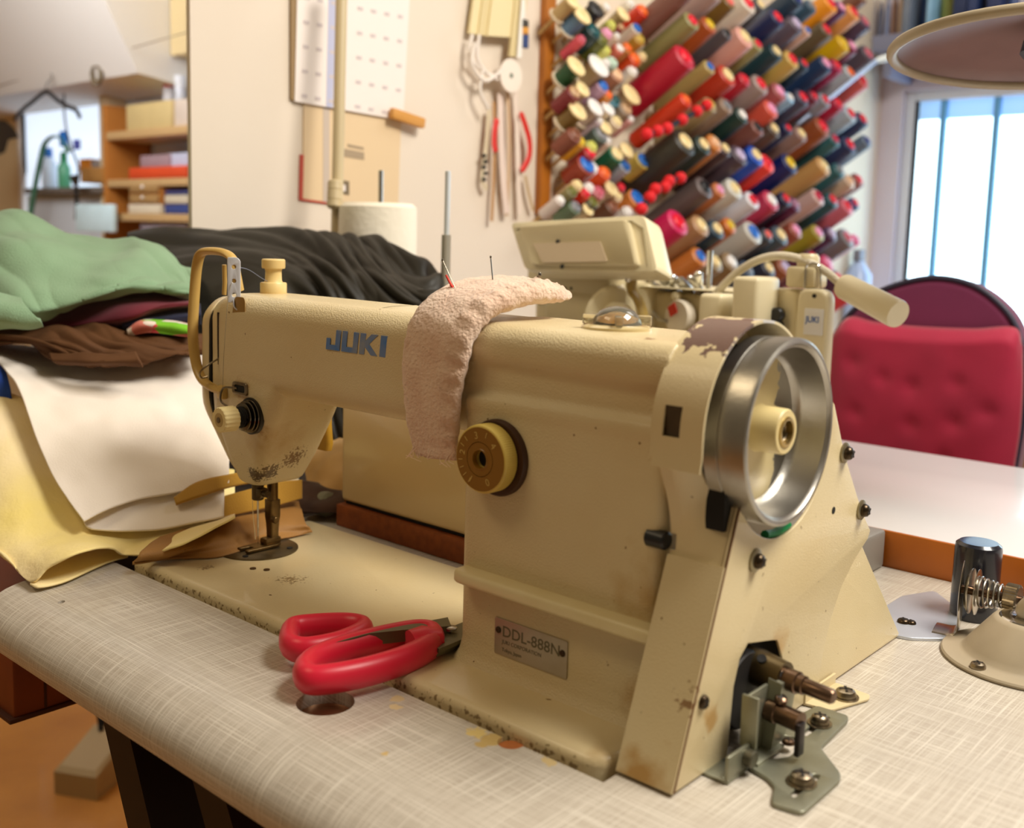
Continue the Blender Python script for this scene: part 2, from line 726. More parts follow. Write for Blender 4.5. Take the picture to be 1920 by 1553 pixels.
# ------------------------------------------------------------------ laminate
m_lam = mat('grey_linen_laminate', S(196, 184, 166), .26, spec=.55)
nt = m_lam.node_tree
N, L = nt.nodes, nt.links
b = N['Principled BSDF']
tc = N.new('ShaderNodeTexCoord')
sp = N.new('ShaderNodeSeparateXYZ')
L.new(tc.outputs['Object'], sp.inputs[0])
yz = N.new('ShaderNodeMath'); yz.operation = 'ADD'
L.new(sp.outputs['Y'], yz.inputs[0]); L.new(sp.outputs['Z'], yz.inputs[1])
facs = []
for (sx, sy) in ((1350, 14), (14, 1350), (2600, 34), (34, 2600)):
    cb = N.new('ShaderNodeCombineXYZ')
    a1 = N.new('ShaderNodeMath'); a1.operation = 'MULTIPLY'; a1.inputs[1].default_value = sx
    a2 = N.new('ShaderNodeMath'); a2.operation = 'MULTIPLY'; a2.inputs[1].default_value = sy
    L.new(sp.outputs['X'], a1.inputs[0]); L.new(yz.outputs[0], a2.inputs[0])
    L.new(a1.outputs[0], cb.inputs[0]); L.new(a2.outputs[0], cb.inputs[1])
    nz = N.new('ShaderNodeTexNoise'); nz.inputs['Scale'].default_value = 1.0; nz.inputs['Detail'].default_value = 2
    L.new(cb.outputs[0], nz.inputs['Vector'])
    mr = N.new('ShaderNodeMapRange')
    mr.inputs['From Min'].default_value = .52; mr.inputs['From Max'].default_value = .70
    L.new(nz.outputs['Fac'], mr.inputs['Value'])
    facs.append(mr.outputs[0])
mx1 = N.new('ShaderNodeMath'); mx1.operation = 'MAXIMUM'
L.new(facs[0], mx1.inputs[0]); L.new(facs[1], mx1.inputs[1])
mx2 = N.new('ShaderNodeMath'); mx2.operation = 'MAXIMUM'
L.new(facs[2], mx2.inputs[0]); L.new(facs[3], mx2.inputs[1])
av = N.new('ShaderNodeMath'); av.operation = 'MULTIPLY_ADD'
L.new(mx2.outputs[0], av.inputs[0]); av.inputs[1].default_value = .45
L.new(mx1.outputs[0], av.inputs[2])
av.use_clamp = True
mx = N.new('ShaderNodeMix'); mx.data_type = 'RGBA'
mx.inputs['A'].default_value = S(176, 166, 152)
mx.inputs['B'].default_value = S(214, 207, 194)
L.new(av.outputs[0], mx.inputs['Factor'])
L.new(mx.outputs['Result'], b.inputs['Base Color'])

# ------------------------------------------------------------------ sewing table
TX0, TX1, TY1 = -26, 1180, 457
table = thing('sewing_table', 'sewing machine table with a grey linen-pattern laminate top and rounded front edge', 'table', (400, 170, FLOOR))
prof = [(TY1, -42), (TY1, 0), (-66, 0)]
for k in range(1, 10):
    w = R(90 * k / 9)
    prof.append((-66 - 49 * math.sin(w), -28 + 28 * math.cos(w)))
prof += [(-113, -36), (-106, -42)]
top = MB().prism(prof, TX1 - TX0, YZ(TX0))
# finer mesh is not needed; cut the bed recess and the round holes
hole = MB().cyl((307, -47, -60), (307, -47, 20), 17, seg=48)
bedcut = MB().box(-80, 478.5, -5.6, 181, -60, 30)
pin = MB().cyl(on(115, 1127, 2, 0) + V(0, 0, -9), on(115, 1127, 2, 0) + V(0, 0, 9), 2.6, seg=20)
chip = MB().cyl((417, -7, -9), (417, -7, 9), 7.5, seg=24)
top = cut(top, [hole, bedcut, pin, chip])
tt = obj('tabletop', top, m_lam, table, sharp=30)
# marks on the laminate: glue drips, stains (object space of the table)
og = ORG[table.name]
for c, r_, sc, th, col, st in [((408, -13, 0), 22, 150, 1.12, S(196, 164, 84), .8), ((396, -12, 0), 14, 220, 1.05, S(222, 196, 120), .9), ((333, -14, 0), 9, 200, 1.0, S(214, 190, 140), .8),
                               ((340, -22, 0), 8, 220, 1.0, S(222, 200, 150), .8), ((445, -8, 0), 14, 260, 1.15, S(206, 178, 110), .7),
                               ((377, -63, 0), 5, 260, 1.0, S(200, 168, 96), .8), ((530, 70, 0), 18, 200, 1.2, S(186, 140, 74), .6)]:
    stain_zone(m_lam, Vector(c) - og, r_, sc, th, .12, col, st)
obj('hole_cup', MB().lathe([(16.8, -30), (16.8, -8.5), (16.2, -8), (14, -9), (.1, -9.6)], (307, -47, 0), (0, 0, 1), 40),
    mat('brown_steel_cup', S(150, 112, 80), .35, .7), table)
obj('screw_hole', MB().cyl(on(115, 1127, 2, 0) + V(0, 0, -8), on(115, 1127, 2, 0) + V(0, 0, -3), 2.5), mat('brown_hole', S(96, 72, 40), .7), table)
obj('wood_chip', MB().cyl((417, -7, -8), (417, -7, -2.5), 7.3, seg=20), mat('bare_board', S(176, 102, 48), .7, var=.6, vscale=200), table)
obj('floor_reflection', MB().box(TX0 + 1, TX1 - 1, -100, 440, -50, -42, 2), mat('underside_floor_tint', S(168, 84, 58), .5), table)  # orange reflection of the floor, painted as a red-brown underside
# machine well under the bed
m_iron = mat('dark_iron', S(34, 22, 18), .55, .2)
mb = MB()
mb.box(-20, 476, 0, 179, -120, -116)
obj('oil_pan', mb, m_iron, table)
obj('pan_side', MB().box(-20, 476, -7.5, -5.8, -120, -43).box(-20, 476, 181, 183, -120, -43), m_iron, table)
# stand: two splayed iron legs and a crossbar at the left, same at the right
for (pxa, pxb, yl) in ((262, 350, -50), (405, 510, -50)):
    p1 = on(pxa, 1330, 1, yl)
    dirv = (on(pxb, 1700, 1, yl) - p1).normalized()
    a = p1 + dirv * ((-50 - p1.z) / dirv.z)
    e = p1 + dirv * ((FLOOR - p1.z) / dirv.z)
    mb = MB()
    w = 19
    mb.loft([[a + V(-w, -20, 0), a + V(w, -20, 0), a + V(w, 20, 0), a + V(-w, 20, 0)],
             [e + V(-w, -20, 0), e + V(w, -20, 0), e + V(w, 20, 0), e + V(-w, 20, 0)]])
    obj('leg', mb, m_iron, table, sharp=20)
for x in (1020, 1100):
    obj('leg', MB().box(x - 24, x + 24, 60, 110, FLOOR, -50, 4), m_iron, table)
obj('crossbar', MB().box(150, 1090, 95, 125, -420, -390, 4), m_iron, table)
# beige foot-switch box with a looped cable on the floor under the table
pf = on(178, 1408, 2, FLOOR + 60)
sw = thing('switch_box', 'beige plastic switch box with a looped dark cable under the table', 'box', (pf.x, pf.y, FLOOR))
mb = MB()
Mz = Matrix.Translation((pf.x, pf.y, FLOOR)) @ Matrix.Rotation(R(28), 4, 'Z') @ Matrix.Scale(.62, 4)
mb.loft([[Mz @ V(-70, -95, 0), Mz @ V(70, -95, 0), Mz @ V(70, 95, 0), Mz @ V(-70, 95, 0)],
         [Mz @ V(-70, -95, 70), Mz @ V(70, -95, 70), Mz @ V(70, 95, 120), Mz @ V(-70, 95, 120)],
         [Mz @ V(-58, -80, 84), Mz @ V(58, -80, 84), Mz @ V(58, 80, 134), Mz @ V(-58, 80, 134)]])
obj('case', mb, mat('beige_switch_plastic', S(176, 150, 104), .5), sw, sharp=25)
c0 = Mz @ V(-20, 60, 128)
mb = MB().tube(catmull([c0, c0 + V(-40, 10, 90), c0 + V(-120, 60, 130), c0 + V(-150, 90, 20), c0 + V(-130, 60, -120)], 30), 5, 8)
obj('cable', mb, m_dark, sw)
pf2 = on(-40, 1580, 2, FLOOR + 40)
mb = MB().box(pf2.x - 210, pf2.x + 60, pf2.y - 190, pf2.y + 20, FLOOR, FLOOR + 60, 14, 3)
tag(obj('floor_cushion', mb, mat('grey_green_cloth_pad', S(96, 92, 70), .9, bump=.3, bscale=200)), 'dull grey-green padded mat lying on the wooden floor', 'mat')
# ------------------------------------------------------------------ industrial sewing machine
SM = thing('sewing_machine', 'cream industrial lockstitch sewing machine with worn paint and open aluminium handwheel', 'sewing machine', (238, 89, 0))
so = ORG[SM.name]


def cream(name, bump=.25, bscale=700):
    return mat(name, S(216, 200, 160), .33, bump=bump, bscale=bscale, var=.55, vscale=9, var_rgb=S(204, 180, 130),
               specks=[(170, .735, .03, S(110, 74, 26)), (95, .76, .02, S(92, 58, 20)), (420, .80, .02, S(70, 46, 20))], coat=.15)


m_body = cream('aged_cream_enamel', .35, 900)
m_bed = cream('aged_cream_bed', .12, 500)
m_cov = cream('aged_cream_cover', .18, 1200)
m_plain = mat('cream_plastic', S(226, 208, 152), .4, var=.4, vscale=30, var_rgb=S(205, 178, 110))

# --- body: arm, head and post in one casting
mb = MB()
arm = []
for (x, y0, y1, z0, z1, r) in [(26, 60, 121, 152, 214, 15), (30, 56, 125, 150, 219, 16), (44, 53, 127, 148, 223, 17), (120, 51, 128, 147, 223, 18), (290, 49, 130, 147, 222, 19),
                               (328, 49.5, 129.5, 150, 222, 20), (474, 49.5, 129.5, 150, 221, 20)]:
    arm.append([V(x, a, b_) for a, b_ in rrect(y0, y1, z0, z1, r, 6)])
mb.loft(arm)
shoulder = []
for (x, y0, y1, z0, z1, r) in [(322, 49, 130, 192, 222, 13), (332, 45, 134, 191, 222, 14.5), (474, 43, 136, 190, 221, 15)]:
    shoulder.append([V(x, a, b_) for a, b_ in rrect(y0, y1, z0, z1, r, 6)])
mb.loft(shoulder)
col = []
for (z, x0, x1, y0, y1, r) in [(66, 42, 66, 74, 119, 8), (69, 38, 70, 71, 121, 9), (90, 31, 85, 65, 123, 10), (110, 28, 98, 59, 124, 11), (126, 27, 109, 54, 124, 12), (147, 26, 121, 53, 124, 12), (170, 26, 130, 53, 124, 12)]:
    col.append([V(a, b_, z) for a, b_ in rrect(x0, x1, y0, y1, r, 5)])
mb.loft(col)
post = []
for (z, g, r) in [(1, 9, 12), (6, 5, 10), (12, 1.5, 9), (20, 0, 8), (166, 0, 8), (172, 1.0, 8), (175.5, .6, 8), (178, -2, 8), (181, -6, 8), (195, -8, 8)]:
    post.append([V(a, b_, z) for a, b_ in rrect(324 - g, 474, 45 - g, 134 + g, r, 5)])
mb.loft(post)
body = fuse(mb, 1.6, 3, .5)
bodyo = obj('body', body, m_body, SM, sharp=60)
for c, r_, sc, th, sf, colr, st in [((74, 78, 82), 30, 420, 1.2, .06, S(84, 56, 20), .95), ((82, 96, 92), 42, 480, 1.27, .06, S(112, 74, 24), .9), ((68, 72, 78), 18, 600, 1.1, .06, S(66, 42, 16), .95),
                                    ((95, 58, 118), 26, 160, 1.2, .3, S(150, 96, 26), .6), ((74, 54, 148), 24, 120, 1.0, .3, S(168, 110, 32), .55), ((88, 75, 112), 50, 60, .95, .5, S(176, 128, 48), .6),
                                    ((470, 46, 80), 60, 60, 1.0, .5, S(176, 134, 56), .7), ((470, 46, 18), 40, 60, 1.0, .4, S(170, 126, 50), .7),
                                    ((55, 90, 226), 40, 60, 1.0, .5, S(190, 150, 70), .6), ((452, 58, 219), 7, 500, 1.0, .1, S(120, 70, 30), .9)]:
    stain_zone(m_body, Vector(c) - so, r_, sc, th, sf, colr, st)

# --- face plate on the left end
fp = [(78, 69), (114, 69), (124, 122), (125, 206), (112, 219), (70, 219), (56, 206), (55, 130)]


def inset(poly, k, c=(90, 152)):
    return [(c[0] + (y - c[0]) * k, c[1] + (z - c[1]) * k) for y, z in poly]


fpr = rpoly(fp, 12, 4)
mb = MB()
dxl = lambda z: 0 if z > 130 else (130 - z) * .22        # lower end tucks in
mb.loft([[V(x + dxl(z), y, z) for y, z in inset(fpr, k)] for x, k in ((24.5, .985), (23.6, 1.0), (17, 1.0), (14, .975), (12.5, .93))])
obj('face_plate', mb, m_cov, SM)
obj('face_plate_seam', MB().loft([[V(x + dxl(z), y, z) for y, z in inset(fpr, .978)] for x in (23.2, 27.5)]), m_dark, SM)
# take-up lever slot and lever
obj('take_up_slot', MB().tube([(43, 53.9, 208), (42.5, 54.2, 185), (42.5, 54.4, 166)], 1.6, 8), mat('slot_brown_black', S(40, 24, 10), .7), SM)
mb = MB().tube(catmull([(43, 56, 172), (42, 44, 166), (37, 40, 160), (34, 43, 155), (37, 47, 156)], 16), .8, 8)
obj('take_up_lever', mb, m_steel2, SM)

# --- bed
rings = []
for d_, z_ in ((0, -33), (0, .6), (.5, 2.6), (1.7, 4.5), (3.4, 5.8), (5.6, 6.4)):
    o2 = rpoly([(d_, d_), (476 - d_, d_), (476 - d_, 178 - d_), (d_, 178 - d_)], [3, 20 - d_, 20 - d_, 3], 6)
    rings.append([V(x, y, z_) for x, y in o2])
obj('bed', MB().loft(rings), m_bed, SM, sharp=60)
for c, r_, sc, th, sf, colr, st in [((16, 56, 7), 24, 60, .98, .1, S(104, 78, 40), .8), ((26, 62, 7), 16, 70, .98, .1, S(104, 78, 36), .8), ((60, 30, 7), 30, 420, 1.36, .05, S(110, 80, 34), .7),
                                    ((130, 60, 7), 70, 420, 1.42, .04, S(110, 80, 34), .7), ((466, 8, 4), 26, 60, 1.1, .5, S(160, 116, 50), .6)]:
    stain_zone(m_bed, Vector(c) - so, r_, sc, th, sf, colr, st)
edge_dirt(m_bed, (8 - so.y, -1 - so.y), 260, .47, .07, S(110, 82, 38), .8)
# needle plate, slide plate
m_plate = mat('oily_dark_steel', S(112, 98, 70), .38, .85, var=.6, vscale=60, var_rgb=S(66, 54, 34))
mb = MB().lathe([(33.5, 6.2), (33.5, 7.2), (32.8, 7.6), (.1, 7.6)], (46, 88, 0), (0, 0, 1), 56)
obj('needle_plate', mb, m_plate, SM)
obj('slide_plate', MB().box(2, 20, 62, 116, 6.3, 7.3, .3), m_plate, SM)
obj('plate_screw', MB().cyl((60, 66, 7.3), (60, 66, 8.2), 2.4), m_dark, SM)
obj('plate_screw', MB().cyl((66, 106, 7.3), (66, 106, 8.2), 2.4), m_dark, SM)
for c_ in ((88, 54), (98, 60)):
    obj('bed_screw', MB().cyl((*c_, 6), (*c_, 7.1), 2.5), mat('bed_screw_brown', S(84, 58, 26), .5, .5), SM)
# needle bar, clamp, needle and thread
obj('needle_bar', MB().cyl((49, 86, 62), (49, 86, 90), 3.6, bev=.3), m_steel2, SM)
mb = MB().cyl((49, 86, 50), (49, 86, 64), 5.0, bev=.8).box(47, 58, 82, 90, 53, 61, 1.2).cyl((56, 86, 57), (63, 86, 57), 3.0, bev=.5)
obj('needle_clamp', mb, mat('dark_steel', S(86, 72, 50), .35, .9), SM)
obj('needle', MB().cyl((49, 86, 52), (49, 86, 26), .8, .75).cyl((49, 86, 26), (49, 86, 9), .75, .1, seg=8), m_chrome, SM)
# presser bar and foot
m_bz = mat('bronze_steel', S(120, 96, 58), .35, .85, var=.5, vscale=120, var_rgb=S(70, 52, 28))
obj('presser_bar', MB().cyl((50, 100, 44), (50, 100, 92), 4.6, bev=.3).cyl((50, 100, 84), (50, 100, 95), 7.5, 8.5), m_bz, SM)
mb = MB().loft([[V(a, b_, z) for a, b_ in rrect(50 - w, 50 + w, 100 - d, 100 + d, 1.5, 3)] for z, w, d in ((48, 5, 5), (34, 5, 5), (28, 4.4, 4.4), (20, 4, 4), (15, 4, 4))])
mb.cyl((54, 97, 32), (60, 97, 32), 2.8, bev=.4)
obj('presser_shank', mb, m_bz, SM)
mb = MB().me(curve_mesh([rpoly([(42, 70), (46, 70), (47, 80), (52, 80), (53, 70), (57, 70), (58, 100), (54, 106), (45, 106), (41, 100)], 1.5, 3)], 2.2, .5), XY(9.4))
mb.box(45, 55, 90, 106, 10, 16, 2)
obj('presser_foot', mb, m_bz, SM)
obj('needle_thread', MB().tube(catmull([(62, 58, 245), (64, 49, 222), (62, 46, 180), (60, 46, 155), (54, 50, 146)], 24), .22, 5), mat('grey_thread', S(150, 138, 112), .8), SM)
obj('needle_thread', MB().tube([(46.5, 82, 62), (46.8, 82.5, 40), (48.2, 84, 16)], .28, 5), mat('pale_thread', S(226, 208, 160), .8), SM)
# thread lying over the arm
obj('stray_thread', MB().tube(catmull([(228, 96, 224), (222, 75, 223.2), (218, 62, 219.5), (219, 53, 212), (222, 49.2, 204)], 20), .22, 5), mat('grey_thread', S(150, 138, 112), .8), SM)

# --- tension assembly
tcx, tcz, ty = 88, 130, 52
m_td = mat('tension_disc_steel', S(120, 112, 98), .25, 1.0)
mb = MB()
for h, r_ in ((0, 13.2), (2.6, 12.6), (5.4, 11.2)):
    mb.lathe([(3, h), (r_ - 1.5, h), (r_, h + .8), (r_ - .3, h + 1.5), (r_ - 3.5, h + 2.0), (3, h + 2.2)], (tcx, ty - h * .1, tcz), (0, -1, 0), 40)
ta = obj('tension_discs', mb, m_td, SM)
obj('tension_backplate', MB().lathe([(14.5, -3), (14.5, .3), (13.6, .6), (.1, .6)], (tcx, ty, tcz), (0, -1, 0), 40), mat('black_disc', S(36, 30, 24), .4, .4), SM)
pts = []
for k in range(90):
    w = k / 90 * math.pi * 2 * 5
    rr = 8.2 - k / 90 * 2.2
    pts.append((tcx + rr * math.cos(w), ty - 8 - k / 90 * 7, tcz + rr * math.sin(w)))
obj('tension_spring', MB().tube(pts, .6, 6), m_dark, SM)
obj('tension_stud', MB().cyl((tcx, ty, tcz), (tcx, ty - 16, tcz), 4.5), m_dark, SM)
ring = []
nk = 72
for h, k_ in ((14.5, .9), (15.2, 1.0), (27, 1.0), (28, .94)):
    ring.append([V(tcx + (9.4 + (0.45 if (q // 2) % 2 else 0)) * k_ * math.cos(2 * math.pi * q / nk), ty - h, tcz + (9.4 + (0.45 if (q // 2) % 2 else 0)) * k_ * math.sin(2 * math.pi * q / nk)) for q in range(nk)])
kn = obj('tension_knob', MB().loft(ring), m_plain, SM, sharp=25)
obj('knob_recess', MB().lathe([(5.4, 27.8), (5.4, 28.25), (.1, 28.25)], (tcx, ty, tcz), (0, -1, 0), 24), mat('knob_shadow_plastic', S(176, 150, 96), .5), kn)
obj('knob_screw', MB().lathe([(2.2, 28), (2.2, 28.9), (.1, 29)], (tcx, ty, tcz), (0, -1, 0), 16), m_steel2, kn)
# thread guide plate with slot above the tension, black inside
mb = MB().me(curve_mesh([rpoly([(64, 145), (84, 145), (84, 155), (64, 155)], 3, 4), rpoly([(67, 147.3), (81, 147.3), (81, 152.7), (67, 152.7)], 2, 4)], 2.4, .5), XZ(52.6))
gp = obj('thread_guide', mb, m_steel2, SM)
obj('guide_slot', MB().box(66.5, 81.5, 52.2, 54, 147, 153), m_dark, gp)
obj('guide_hook', MB().tube(catmull([(70, 52, 150), (62, 46, 150), (60, 44, 145), (60, 44, 139), (64, 47, 135)], 14), .9, 7), m_steel2, gp)
# screw hole in the head side
obj('adjust_hole', MB().cyl((88, 70, 116), (91.8, 70, 116.7), 3.1, seg=20), m_dark, SM)
mb = MB().lathe([(3, 0), (4.2, .1), (4.2, .5), (3, .6)], (89.9, 70, 116.4), (1, 0, .25), 24, closed=True)
obj('adjust_collar', mb, mat('rust_stain_steel', S(120, 78, 28), .5, .4), SM)

# --- take-up guard: flat tan loop
m_guard = mat('tan_plastic_guard', S(198, 164, 92), .38, var=.4, vscale=40, var_rgb=S(176, 136, 62))
gp_ = catmull([(62, 60, 226), (62, 57, 240), (60, 56, 250), (52, 55, 255), (36, 54, 256.5), (20, 53, 254.5), (13, 53, 244), (9, 53, 222), (6, 53, 195), (7, 53, 176), (12, 53, 160), (22, 52, 151), (36, 51, 147), (52, 52, 145)], 64)
obj('take_up_guard', MB().tube(gp_, 3.1, 12, flat=1.5, up=(1, 0, 1)), m_guard, SM)
obj('guard_foot', MB().box(46, 56, 48, 54, 139, 150, 2), m_guard, SM)
obj('guard_stay', MB().tube([(44, 58, 222), (45, 58, 232), (46, 57, 246)], 1.8, 8), m_guard, SM)
# three-hole thread guide, bent steel strip
holes = [[(0 + 1.7 * math.cos(2 * math.pi * k / 16), z + 1.7 * math.sin(2 * math.pi * k / 16)) for k in range(16)] for z in (9, 20, 31)]
strip = curve_mesh([rpoly([(-5, 3), (5, 3), (5, 36), (2.5, 38.5), (-5, 38.5)], 1.5, 3)] + holes, 1.6, .3)
gx = AXM((64, 54, 214), (.68, .733, 0), (0, 0, 1), (.733, -.68, 0))
mb = MB().me(strip, gx)
mb.tube(catmull([gx @ V(0, 5, 0), gx @ V(0.5, 0, .5), gx @ V(4, -3, .5), gx @ V(9, -3.4, -2)], 10), 4.6, 10, flat=.2, up=(.733, -.68, 0))
gg = obj('thread_guide', mb, mat('satin_steel', S(206, 208, 214), .35, .25), SM)
screw(gg, gx @ V(10, -2.5, -.5), (.25, -.75, .6), 4.2, 2.6, m_steel2)
obj('worn_patch', MB().me(curve_mesh([rpoly([(62, 205), (80, 205), (80, 222), (66, 222)], 4)], .5, .1), XZ(53.2)), mat('yellowed_patch', S(150, 116, 56), .5), SM)
# pre-tension knob on top
obj('top_knob', MB().lathe([(10.5, 0), (10.8, 1), (10.8, 10), (10.2, 10.8), (7.6, 11), (6.8, 13), (6.6, 20), (7.2, 22), (9.2, 22.3), (9.6, 23.5), (9.6, 29), (8.8, 30), (.1, 30.2)], (53, 99, 221), (0, 0, 1), 36),
    mat('aged_ivory_plastic', S(226, 200, 138), .4, var=.4, vscale=30, var_rgb=S(200, 164, 92)), SM)
obj('top_thread', MB().tube(catmull([gx @ V(0, 31, 0), (62, 68, 243), (57, 84, 236), (54, 94, 232)], 14), .25, 5), mat('blue_grey_thread', S(120, 128, 150), .8), SM)

# --- hand lifter at the back of the head
mb = MB().loft([[V(a, b_, z) for a, b_ in rrect(x0, x1, 132, 139, 3, 4)] for z, x0, x1 in ((90, 66, 82), (96, 63, 84), (112, 64, 82), (134, 68, 82), (144, 74, 84))])
obj('hand_lifter', mb, mat('ochre_lifter', S(170, 128, 34), .45), SM)

# --- blue brand letters on the arm
mlogo = mat('faded_blue_print', S(60, 118, 196), .5, var=.8, vscale=60, var_rgb=S(150, 152, 150))
ntl = mlogo.node_tree
x0, zb, hh = 184, 191.5, 14.5
sh = .12


def letter(polys, ox, par):
    mb_ = MB()
    for p in polys:
        mb_.prism([(ox + a + sh * b_, zb + b_) for a, b_ in p], .35, XZ(49.75))
    return obj('brand_letter', mb_, mlogo, par, smooth=False)


lg = []
letter([[(0, 0), (15, 0), (15, 14.5), (10, 14.5), (10, 3.6), (4.2, 3.6), (4.2, 8.2), (0, 8.2)]], x0, SM)
letter([[(0, 0), (17, 0), (17, 14.5), (12, 14.5), (12, 3.6), (5, 3.6), (5, 14.5), (0, 14.5)]], x0 + 17, SM)
letter([[(0, 0), (5.4, 0), (5.4, 14.5), (0, 14.5)], [(5.4, 5.4), (12.4, 0), (19.2, 0), (9.8, 7.6), (18, 14.5), (11.4, 14.5), (5.4, 9.4)]], x0 + 36, SM)
letter([[(0, 0), (6.2, 0), (6.2, 14.5), (0, 14.5)]], x0 + 57, SM)

# --- stitch length dial
dx, dz = 354, 142
mb = MB().lathe([(23.5, 0), (23.5, 2.5), (22.5, 4), (.1, 4)], (dx + 2, 45.3, dz - .5), (0, -1, 0), 56)
obj('dial_collar', mb, mat('dark_maroon_collar', S(62, 34, 18), .45), SM)
ring = []
nk = 180
for h, rr, am in ((4, 19.6, 0), (4.6, 20.6, .28), (13.4, 20.6, .28), (14.2, 20.1, 0), (14.6, 19.2, 0), (14.6, 5.6, 0), (9, 5.4, 0)):
    ring.append([V(dx + (rr + (am if q % 2 else 0)) * math.cos(2 * math.pi * q / nk), 45 - h, dz + (rr + (am if q % 2 else 0)) * math.sin(2 * math.pi * q / nk)) for q in range(nk)])
dial = obj('stitch_dial', MB().loft(ring), mat('gold_plastic_rim', S(214, 188, 96), .4), SM, sharp=25)
obj('dial_face', MB().lathe([(19.3, 14.5), (19.3, 14.9), (10.6, 14.9), (10.6, 14.6), (10.2, 14.6), (10.2, 14.9), (6.6, 14.9), (6.2, 15.3), (5.6, 15.3), (5.2, 12)], (dx, 45, dz), (0, -1, 0), 64, cap=False),
    mat('brown_dial_face', S(138, 96, 26), .35), dial)
obj('dial_hole', MB().lathe([(5.5, 9.2), (5.5, 9.6), (.1, 9.6)], (dx, 45, dz), (0, -1, 0), 32), m_blk, dial)
m_num = mat('cream_print', S(200, 170, 96), .5)
for txt, ang in (('0', -62), ('1', -118), ('2', 170), ('3', 103), ('4', 42)):
    a = R(ang)
    tm = text_mesh(txt, 6.2, .2, align='CENTER')
    up_ = Vector((math.cos(a), 0, math.sin(a)))
    ri = Vector((math.sin(a), 0, -math.cos(a)))
    mb = MB().me(tm, AXM(V(dx, 29.95, dz) + up_ * 12.4, ri, up_, (0, -1, 0)))
    obj('number', mb, m_num, dial, smooth=False)
for ang in (72, 136, 154, 188, 205, 222, 240):
    a = R(ang)
    up_ = Vector((math.cos(a), 0, math.sin(a)))
    obj('tick', MB().box(-.25, .25, 14.2, 17.6, 0, .2, M=AXM(V(dx, 30, dz), (math.sin(a), 0, -math.cos(a)), up_, (0, -1, 0))), m_num, dial, smooth=False)

# --- ledge on the post
ledge = MB()
rings = []
for x, y0 in ((331, 34), (334, 32.5), (340, 32), (476, 33)):
    rings.append([V(x, a, b_) for a, b_ in rrect(y0, 47, 60, 68.5, 2.6, 4)])
ledge.loft(rings)
obj('ledge', ledge, mat('pale_cream_ledge', S(224, 210, 166), .32, var=.3, vscale=40, var_rgb=S(206, 184, 122)), SM)

# --- type plate
plx, plz = 357, 19
mpl = mat('grey_type_plate', S(178, 166, 146), .36, .45, var=.3, vscale=80, var_rgb=S(150, 132, 100))
plo = obj('type_plate', MB().me(curve_mesh([rpoly([(plx, plz), (plx + 57, plz), (plx + 57, plz + 23), (plx, plz + 23)], 1.2)], .8, .15), XZ(44.5)), mpl, SM)
m_ink = mat('plate_print', S(92, 84, 58), .5)
for txt, sz, ox, oz, off, sx in (('DDL-888N', 9.6, 6.2, 12.4, .05, 1.04), ('JUKI CORPORATION', 3.5, 6.4, 7.8, 0, .96), ('Tokyo, Japan', 3.2, 6.4, 2.9, 0, .95)):
    obj('plate_lettering', MB().me(text_mesh(txt, sz, .12, off, sx=sx), AXM((plx + ox, 44.02, plz + oz), (1, 0, 0), (0, 0, 1), (0, -1, 0))), m_ink, plo, smooth=False)
for ox, oz in ((3.2, 15.5), (53.6, 15)):
    obj('rivet', MB().lathe([(2.1, 0), (2.0, .6), (1.2, 1.1), (.1, 1.3)], (plx + ox, 44.1, plz + oz), (0, -1, 0), 18), mat('dark_rivet', S(70, 52, 36), .4, .7), plo)

# --- oil sight dome on top
od = V(407, 90, 221.3)
ob = obj('oil_window', MB().lathe([(21, 0), (21, 1.6), (19, 2.6), (16, 3), (.1, 3)], od, (0, 0, 1), 48), mat('clear_rim', S(200, 180, 130), .15, spec=.8, coat=.5), SM)
obj('dome', MB().lathe([(15, 3), (13.6, 7), (10, 11), (5, 13.2), (.1, 13.8)], od, (0, 0, 1), 40), mat('clear_plastic_dome', S(232, 224, 200), .06, trans=.85, ior=1.45), ob)
for k in range(4):
    a = R(40 + 90 * k)
    mb = MB().box(10, 20.5, -2.2, 2.2, 2.6, 8.6, .8, M=Matrix.Translation(od) @ Matrix.Rotation(a, 4, 'Z'))
    obj('fin', mb, mat('clear_plastic_dome', S(232, 224, 200), .06, trans=.85, ior=1.45), ob)
obj('oil_spot', MB().lathe([(9, 3.1), (4, 5.5), (.1, 6)], od, (0, 0, 1), 24), mat('amber_oil', S(170, 120, 40), .2), ob)

# ------------------------------------------------------------------ handwheel
WC = V(1, 91.5, 175)
m_alu = mat('brushed_aluminium', S(176, 172, 164), .34, 1.0, var=.4, vscale=40, var_rgb=S(128, 122, 112), bump=.05, bscale=300)
mb = MB().lathe([(50, 497), (50.2, 505), (49.6, 505.4), (49.6, 506.2), (50.4, 506.6), (50.6, 519), (50.2, 520.6), (49, 521.4), (47.6, 521.2), (46.6, 519.8), (45.6, 519.2), (44.0, 506), (42.5, 502), (40, 500.4), (40, 497)], WC, (1, 0, 0), 96, closed=True)
wh = obj('handwheel', mb, m_alu, SM, sharp=40)
m_web = mat('half_painted_web', S(176, 172, 164), .32, 1.0)
N, L = m_web.node_tree.nodes, m_web.node_tree.links
bb = N['Principled BSDF']
tc = N.new('ShaderNodeTexCoord')
mp = N.new('ShaderNodeMapping')
mp.inputs['Location'].default_value = (0, .030, 0)
L.new(tc.outputs['Object'], mp.inputs[0])
sx_ = N.new('ShaderNodeSeparateXYZ')
L.new(mp.outputs[0], sx_.inputs[0])
nz = N.new('ShaderNodeTexNoise'); nz.inputs['Scale'].default_value = 110; nz.inputs['Detail'].default_value = 5
L.new(tc.outputs['Object'], nz.inputs['Vector'])
ma = N.new('ShaderNodeMath'); ma.operation = 'MULTIPLY_ADD'; ma.inputs[1].default_value = .035
